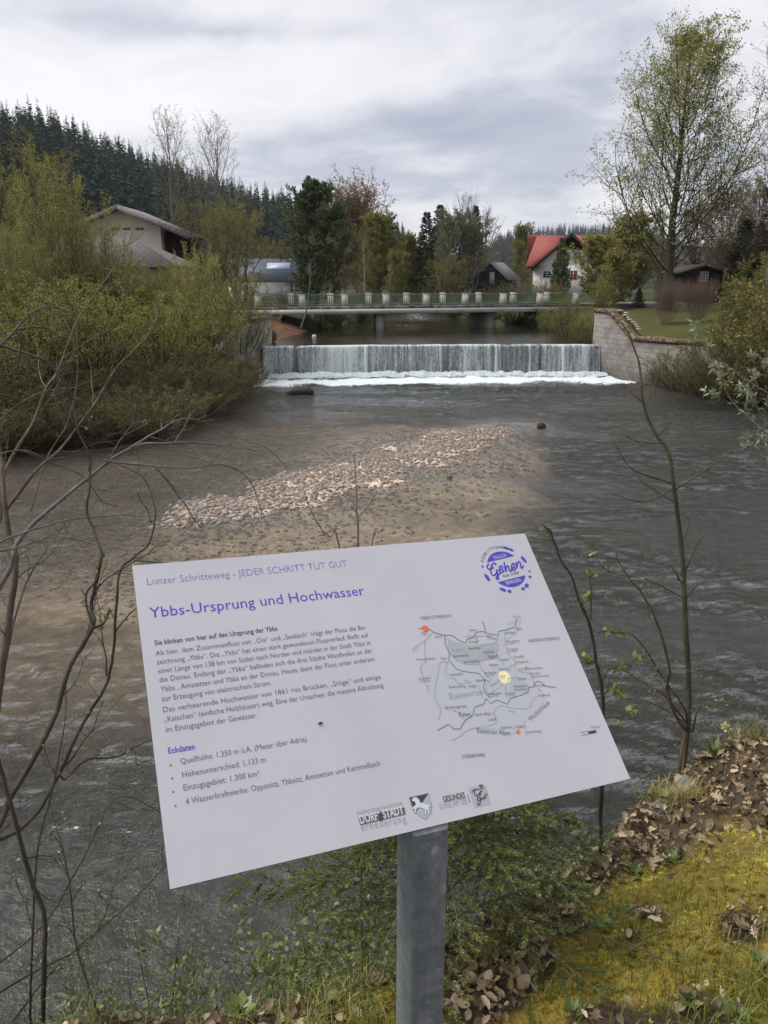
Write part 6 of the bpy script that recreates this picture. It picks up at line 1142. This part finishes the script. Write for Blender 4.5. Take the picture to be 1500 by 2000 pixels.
# ------------------------------------------------------------------ bare branches at the left, traced from the photograph at their own distances
def trace(pts, y0, y1, r0, r1, n=6):
    m_ = len(pts); P = np.array([at(p[0], p[1], y0+(y1-y0)*(i/max(1, m_-1))) for i, p in enumerate(pts)]); P = catmull(P, n); return P, np.linspace(r0, r1, len(P))
def resamp(P, Rr, n=12):
    s = np.r_[0, np.cumsum(np.linalg.norm(np.diff(P, axis=0), axis=1))]; q = np.linspace(0, s[-1], n); return np.stack([np.interp(q, s, P[:, k]) for k in range(3)], 1), np.interp(q, s, Rr)
def traced(name, label, cat, lines, barkm, base, seed, per=7, lf=.28, n2=3, leaf=None, leafper=0, ls=.02, lw=.6, t0=.2, up=.03, buds=False, ang=42, group=None):
    rs = RS(seed); o = thing(name, label, cat, base, group); o['_base'] = base; g = G(); PP, RR, ST = [], [], []
    for ln in lines:
        P, r_ = trace(*ln); P = P+np.cumsum(rs.randn(len(P), 3), 0)*.0012; q = resamp(P, r_); f0 = ln[0][0]; zg = hz(P[0, 0], P[0, 1])
        if f0[0] <= 0 or f0[0] >= 1500:      # comes from a stool beyond the frame: carry it down to the ground there
            b0 = np.array([base[0]+rs.randn()*.05, base[1]+rs.randn()*.05, 0]); b0[2] = hz(b0[0], b0[1])-.06; mid = b0*.5+P[0]*.5+np.array([-.10*np.sign(-b0[0]), -.05, -.06]); ex = catmull([b0, mid, P[0]], 6)[:-1]; P = np.vstack([ex, P]); r_ = np.r_[np.linspace(r_[0]*1.5, r_[0], len(ex)), r_]
        elif 0 < P[0, 2]-zg < .9 and (not ST or np.linalg.norm(np.vstack(ST)-P[0], axis=1).min() > .07): ex = np.linspace([P[0, 0], P[0, 1], zg-.06], P[0], 4)[:-1]; P = np.vstack([ex, P]); r_ = np.r_[np.full(3, r_[0]), r_]
        g.tubes(P, r_, 7); ST.append(P); PP.append(q[0]); RR.append(q[1])
    mk('stems', g, MATS[barkm], o, smooth=True); PP, RR = np.stack(PP), np.stack(RR); g = G()
    P1, R1 = sprout(rs, PP, RR, per, t0, 1.0, ang, lf, 6, .006, up, .16); P2, R2 = sprout(rs, P1, R1, n2, .25, 1.0, 40, .5, 4, .005, up, .16); g.tubes(P1, np.maximum(R1*.8, .0011), 4, 1, cap=False); g.tubes(P2, np.maximum(R2*.8, .0008), 3, 1, cap=False)
    if leaf: leafy(rs, g, P2, leafper, ls, ls*lw, 0, .25, .5, 0, .002, .5); leafy(rs, g, P1, leafper, ls, ls*lw, 0, .4, .5, 0, .002, .5)
    if buds: E2 = np.concatenate([P1[:, -1], P2[:, -1]]); T2 = np.concatenate([P1[:, -1]-P1[:, -2], P2[:, -1]-P2[:, -2]]); g.leaves(E2, unit(T2), rs.randn(len(E2), 3), .012, .004, 1)
    mk('crown', g, [MATS[leaf or 'leaf_brown'], MATS[barkm]], o); return o
traced('bare_shrub', 'pale grey bare shrub with a long light limb reaching over the shallows at left', 'shrub', [
    ([(-60, 1240), (10, 1120), (30, 1056), (104, 982), (179, 922), (254, 873), (325, 867), (373, 866), (429, 872), (500, 885)], 2.7, 3.5, .011, .0022), ([(429, 872), (481, 864), (522, 877), (560, 915)], 3.4, 3.6, .0032, .0012), ([(254, 873), (299, 844), (351, 816), (403, 825)], 3.05, 3.3, .0045, .0015),
    ([(205, 900), (255, 907), (300, 913), (373, 915), (440, 912), (490, 940), (507, 985), (514, 1018)], 3.0, 3.4, .005, .0015), ([(304, 914), (345, 965), (375, 1015), (398, 1040)], 3.1, 3.2, .0045, .0012), ([(-60, 1090), (0, 1060), (45, 1041), (131, 1017), (224, 1008), (354, 1006)], 2.6, 3.0, .0055, .0015), ([(-50, 1085), (0, 1077), (75, 1056), (150, 1010)], 2.6, 2.9, .005, .0015), ([(10, 1300), (30, 1200), (60, 1120), (135, 1010)], 2.8, 2.9, .006, .002)], 'bark_grey', (-2.7, 2.2, 3.0), 101, 6, .26, 3)
traced('bare_shrub', 'dark bare shrub with a thin crossing stem rising toward the barn at left', 'shrub', [
    ([(-20, 1480), (5, 1310), (18, 1200), (30, 1100), (18, 1040), (8, 960), (2, 890), (-12, 800)], 2.7, 3.2, .015, .008), ([(0, 1010), (7, 926), (30, 880), (60, 836), (90, 761), (112, 728), (152, 627), (194, 561), (229, 509), (250, 468), (265, 423)], 3.1, 4.2, .0085, .0018), ([(10, 1000), (70, 920), (119, 877), (175, 806), (198, 769), (228, 720), (261, 687), (295, 650), (310, 620), (300, 590)], 3.1, 3.9, .0065, .0016), ([(-20, 668), (0, 674), (75, 700), (105, 725), (145, 780), (172, 817)], 2.9, 3.2, .0055, .0025),
    ([(-20, 700), (0, 672), (30, 640), (60, 610), (90, 597), (138, 611)], 2.8, 3.1, .0048, .002), ([(28, 643), (50, 640), (85, 639), (105, 648), (117, 660)], 2.95, 3.05, .0045, .002), ([(28, 643), (37, 660), (35, 700), (25, 735)], 2.95, 3.0, .004, .0018), ([(-30, 900), (40, 880), (100, 905), (160, 930), (200, 985)], 2.9, 3.2, .004, .0015), ([(-30, 850), (40, 790), (110, 765), (180, 770), (220, 800)], 3.0, 3.3, .0035, .0012), ([(-30, 760), (40, 780), (120, 800), (160, 840)], 3.0, 3.3, .0035, .0012), ([(60, 1000), (90, 900), (130, 830), (150, 740), (145, 600), (155, 540)], 3.2, 4.0, .004, .0012)], 'bark_brown', (-2.55, 2.1, 3.0), 102, 6, .24, 3)
traced('bare_shrub', 'dark crooked bare stems curving up from the bottom left corner past the sign', 'shrub', [
    ([(-40, 1660), (0, 1613), (22, 1564), (68, 1487), (108, 1406), (135, 1312), (182, 1226), (180, 1190), (194, 1120), (201, 1082), (187, 1041), (175, 1000), (181, 952), (181, 896), (164, 851), (153, 799)], 2.0, 2.9, .0105, .0022), ([(182, 1226), (168, 1160), (190, 1130), (205, 1080)], 2.35, 2.5, .004, .002), ([(-40, 1650), (0, 1636), (40, 1618), (81, 1577), (117, 1510), (149, 1433), (194, 1352), (209, 1289), (216, 1181), (225, 1118), (250, 1095), (280, 1064), (291, 1006), (278, 959), (255, 930), (209, 911)], 2.0, 2.8, .0078, .0016), ([(113, 1512), (130, 1520), (167, 1483), (225, 1474), (266, 1456), (297, 1442), (330, 1420)], 2.1, 2.4, .0042, .0018),
    ([(-20, 1420), (0, 1496), (27, 1586), (58, 1703), (86, 1784), (90, 1865), (88, 2010)], 2.0, 1.9, .006, .008), ([(182, 1226), (205, 1215), (215, 1190)], 2.35, 2.45, .005, .003), ([(60, 1990), (70, 1700), (100, 1560), (125, 1420), (130, 1340)], 1.95, 2.3, .004, .0012), ([(200, 2000), (150, 1850), (130, 1700), (100, 1590)], 1.9, 2.2, .0045, .0015), ([(-20, 1900), (90, 1800), (160, 1680), (230, 1560), (330, 1600)], 2.0, 2.5, .0035, .0012), ([(20, 2000), (120, 1880), (260, 1760), (380, 1640)], 1.9, 2.5, .004, .0015), ([(-20, 1950), (60, 1900), (180, 1830), (230, 1700)], 1.9, 2.2, .004, .0015)], 'bark_dark', (-2.0, 1.6, 3.1), 103, 6, .20, 3, 'leaf_fresh', 1, .013)
# ------------------------------------------------------------------ saplings at the right
c6 = lambda *p: [(1000+x/2.632, 640+y/2.632) for x, y in p]
traced('sapling', 'slim bare sapling with a curved top standing at the bank edge right of the sign', 'sapling', [
    ([(1335, 1460), (1344, 1392), (1342, 1305), (1338, 1202), (1336, 1115), (1327, 1012), (1315, 936), (1304, 876), (1285, 851), (1260, 792), (1251, 716), (1240, 680), (1228, 645)], 3.38, 3.6, .0155, .003), (c6((685, 400), (745, 270), (810, 100)), 3.58, 3.7, .004, .0012), (c6((685, 400), (630, 350), (580, 290)), 3.57, 3.5, .003, .001), (c6((750, 555), (830, 470), (860, 405)), 3.55, 3.7, .005, .0015), (c6((785, 595), (650, 590), (545, 545)), 3.54, 3.4, .004, .0015), (c6((830, 805), (650, 740), (590, 690), (510, 560)), 3.5, 3.3, .004, .001), (c6((845, 830), (1000, 730), (1110, 640), (1185, 520)), 3.5, 3.7, .005, .0015), (c6((830, 830), (700, 890), (600, 880), (535, 855)), 3.5, 3.3, .0045, .0015), (c6((885, 1270), (960, 1100), (1100, 950)), 3.45, 3.6, .005, .0015), (c6((885, 1320), (850, 1280), (815, 1220)), 3.45, 3.4, .004, .002), (c6((890, 1400), (930, 1340), (980, 1300)), 3.44, 3.5, .0045, .002), (c6((880, 1390), (700, 1300), (500, 1250), (400, 1130)), 3.44, 3.1, .0035, .001), (c6((855, 910), (700, 820), (640, 760)), 3.5, 3.4, .003, .001)], 'bark_green', (1.5, 3.8, 3.0), 104, 4, .16, 2, buds=True)
traced('sapling', 'bare multi-stemmed bush leaning left at the foot of the slim sapling', 'sapling', [(c6((905, 2080), (840, 1990), (800, 1860), (815, 1780), (790, 1620), (750, 1500), (700, 1390), (620, 1290), (560, 1200), (545, 1150)), 3.35, 3.1, .010, .0015), (c6((910, 2060), (880, 1960), (760, 1790), (680, 1660), (600, 1585), (520, 1575)), 3.35, 3.1, .007, .0015), (c6((920, 2060), (800, 1900), (700, 1830), (560, 1760), (480, 1740)), 3.35, 3.0, .005, .0012), (c6((920, 2080), (860, 2010), (700, 1920), (560, 1900)), 3.35, 3.0, .005, .0012), (c6((930, 2080), (950, 1980), (1000, 1930), (1080, 1960)), 3.35, 3.2, .005, .002)], 'bark_brown', (1.45, 3.7, 3.0), 105, 6, .22, 3, 'leaf_fresh', 1, .018)
traced('sapling', 'dark sapling with fresh green leaves close to the right edge of the sign', 'sapling', [([(1172, 1690), (1171, 1600), (1175, 1500), (1175, 1392), (1173, 1335), (1163, 1278), (1152, 1214), (1129, 1168), (1114, 1126), (1091, 1088), (1075, 1045), (1058, 1026)], 2.55, 2.5, .0095, .002), (c6((405, 1500), (395, 1300), (390, 1230), (385, 1180)), 2.5, 2.55, .003, .0013), (c6((455, 1830), (500, 1760), (600, 1720), (660, 1690)), 2.52, 2.6, .003, .001), (c6((455, 1750), (410, 1710), (370, 1720)), 2.5, 2.45, .0025, .001), (c6((460, 1900), (530, 1830), (545, 1890)), 2.5, 2.5, .0025, .001), (c6((440, 1570), (500, 1560), (560, 1580)), 2.5, 2.55, .002, .001), (c6((470, 2000), (560, 1990), (640, 1940)), 2.5, 2.6, .003, .001)], 'bark_dark', (.75, 2.5, 3.1), 106, 3, .09, 1, 'leaf_fresh', 3, .026, .75)
traced('sapling', 'small beech twig with pointed buds rising behind the top edge of the sign', 'sapling', [([(705, 1750), (702, 1400), (700, 1066), (700, 1004), (699, 950), (698, 885)], 2.3, 2.35, .005, .0012), ([(700, 1010), (690, 998), (681, 988)], 2.33, 2.3, .0015, .001), ([(700, 1012), (718, 985), (736, 955)], 2.33, 2.35, .0018, .001), ([(700, 1300), (725, 1060), (740, 1045), (752, 1031)], 2.3, 2.3, .002, .001), ([(703, 1400), (662, 1068), (636, 1040), (608, 996), (596, 966)], 2.3, 2.2, .0028, .001), ([(648, 1050), (634, 1046), (625, 1042)], 2.25, 2.2, .0012, .0008), ([(640, 1052), (653, 1040), (656, 1028)], 2.25, 2.2, .0012, .0008)], 'twig_red', (-.05, 2.3, 3.0), 107, 3, .05, 1, buds=True, ang=25)
rs = RS(108)
traced('willow', 'pale grey-green willow twigs in young leaf reaching in from the right frame edge', 'willow', [([(1640, 960), (1560, 900), (1500, 850), (1440, 800), (1400, 740), (1366, 648)], 4.2, 4.6, .006, .0015), ([(1640, 900), (1540, 800), (1500, 770), (1440, 735), (1395, 700)], 4.2, 4.5, .005, .0015), ([(1640, 850), (1560, 760), (1520, 730), (1478, 690)], 4.3, 4.6, .004, .0015), ([(1640, 1000), (1560, 930), (1500, 880), (1440, 860)], 4.2, 4.4, .004, .0015), ([(1620, 920), (1540, 850), (1490, 810), (1460, 760)], 4.3, 4.5, .004, .0015), ([(1640, 1100), (1560, 960), (1510, 900)], 4.3, 4.4, .004, .0015)], 'bark_grey', (2.6, 4.5, 3.2), 108, 7, .17, 3, 'leaf_pale', 8, .040, .26)
# ------------------------------------------------------------------ low leafy shrubs on the near edge
LS = bushy('leafy_shrub', RS(110), .95, .55, 'leaf_fresh', 'bark_brown', 9, 5, 4, 6, .036, .5, up=.16, lean=1.0, tr=.004, t0=.25)
LW_ = bushy('leafy_shrub', RS(111), 1.2, .6, 'leaf_fresh', 'bark_brown', 10, 7, 6, 5, .014, .4, up=.2, lean=.9, tr=.005, t0=.2)
LX_ = bushy('leafy_shrub', RS(112), 1.1, .6, 'leaf_fresh', 'bark_brown', 6, 4, 3, 6, .020, .45, up=.2, lean=.9, tr=.005, t0=.3)
for i, (o_, x, y, s, lb) in enumerate(((LW_, -1.2, 2.1, .85, 'fine twiggy willow with tiny leaves rising from the bottom left corner'), (LW_, -.85, 2.05, .75, 'fine twiggy willow with tiny leaves at the bottom edge, right of the dark stems'), (LX_, -1.0, 2.65, 1.1, 'sparse twiggy bush over the dark water left of the sign'), (LS, -1.3, 2.35, .8, 'leafy shrub behind the bottom left corner at the water edge'), (LX_, -.6, 2.5, 1.0, 'sparse leafy twigs over the dark water below the sign corner'), (LX_, -1.3, 2.6, 1.2, 'sparse leafy twigs rising between the bare stems at left'), (LX_, -.95, 2.15, .8, 'sparse leafy twigs at the bottom edge beside the dark stems'), (LW_, -.3, 2.75, .9, 'fine twiggy willow behind the leafy shrubs left of the post'), (LX_, .55, 2.75, .7, 'sparse leafy twigs at the water edge right of the young spruce'), (LS, -.65, 2.2, .8, 'leafy shrub with pale young leaves straight below the lower left sign corner'), (LS, -.95, 2.3, .95, 'leafy shrub between the dark crooked stems and the sign corner'), (LS, -.3, 2.35, .85, 'leafy shrub just left of the post under the sign edge'), (LW_, -.55, 2.5, 1.0, 'fine twiggy willow over the dark water left of the sign edge'), (LS, -.45, 2.45, 1.0, 'leafy green shrub below the lower left corner of the sign'), (LS, -.05, 2.45, .95, 'leafy green shrub below the sign, left of the young spruce'), (LS, -.85, 2.45, .85, 'small leafy shrub at the water edge left of the sign corner'), (LS, -.2, 2.15, .62, 'low leafy shrub in front of the taller ones, left of the post'), (LW_, -.75, 2.7, 1.0, 'fine twiggy willow sprouting tiny leaves left of the sign'), (LW_, -1.15, 2.5, .95, 'fine twiggy willow with tiny leaves at the lower left frame edge'), (LW_, -1.35, 2.9, 1.2, 'fine twiggy willow behind the dark crooked stems at left'), (LS, -1.1, 2.1, .6, 'low leafy shrub in the bottom left corner'), (LS, .85, 3.0, .5, 'low leafy shrub below the right edge of the sign'), (LX_, 2.15, 3.95, .7, 'fine twiggy bush with tiny leaves at the right end of the bank edge'), (LX_, 1.75, 3.75, .55, 'low twiggy bush right of the slim sapling'), (LS, 1.05, 3.3, .5, 'low leafy shrub at the water edge left of the slim sapling'))):
    o = ctree(o_) if 'label' in o_ else o_; put(o, lb, 'shrub', x, y, None, i*1.7, s, sink=.03)
for o in list(S.objects):
    if '_base' in o: del o['_base']
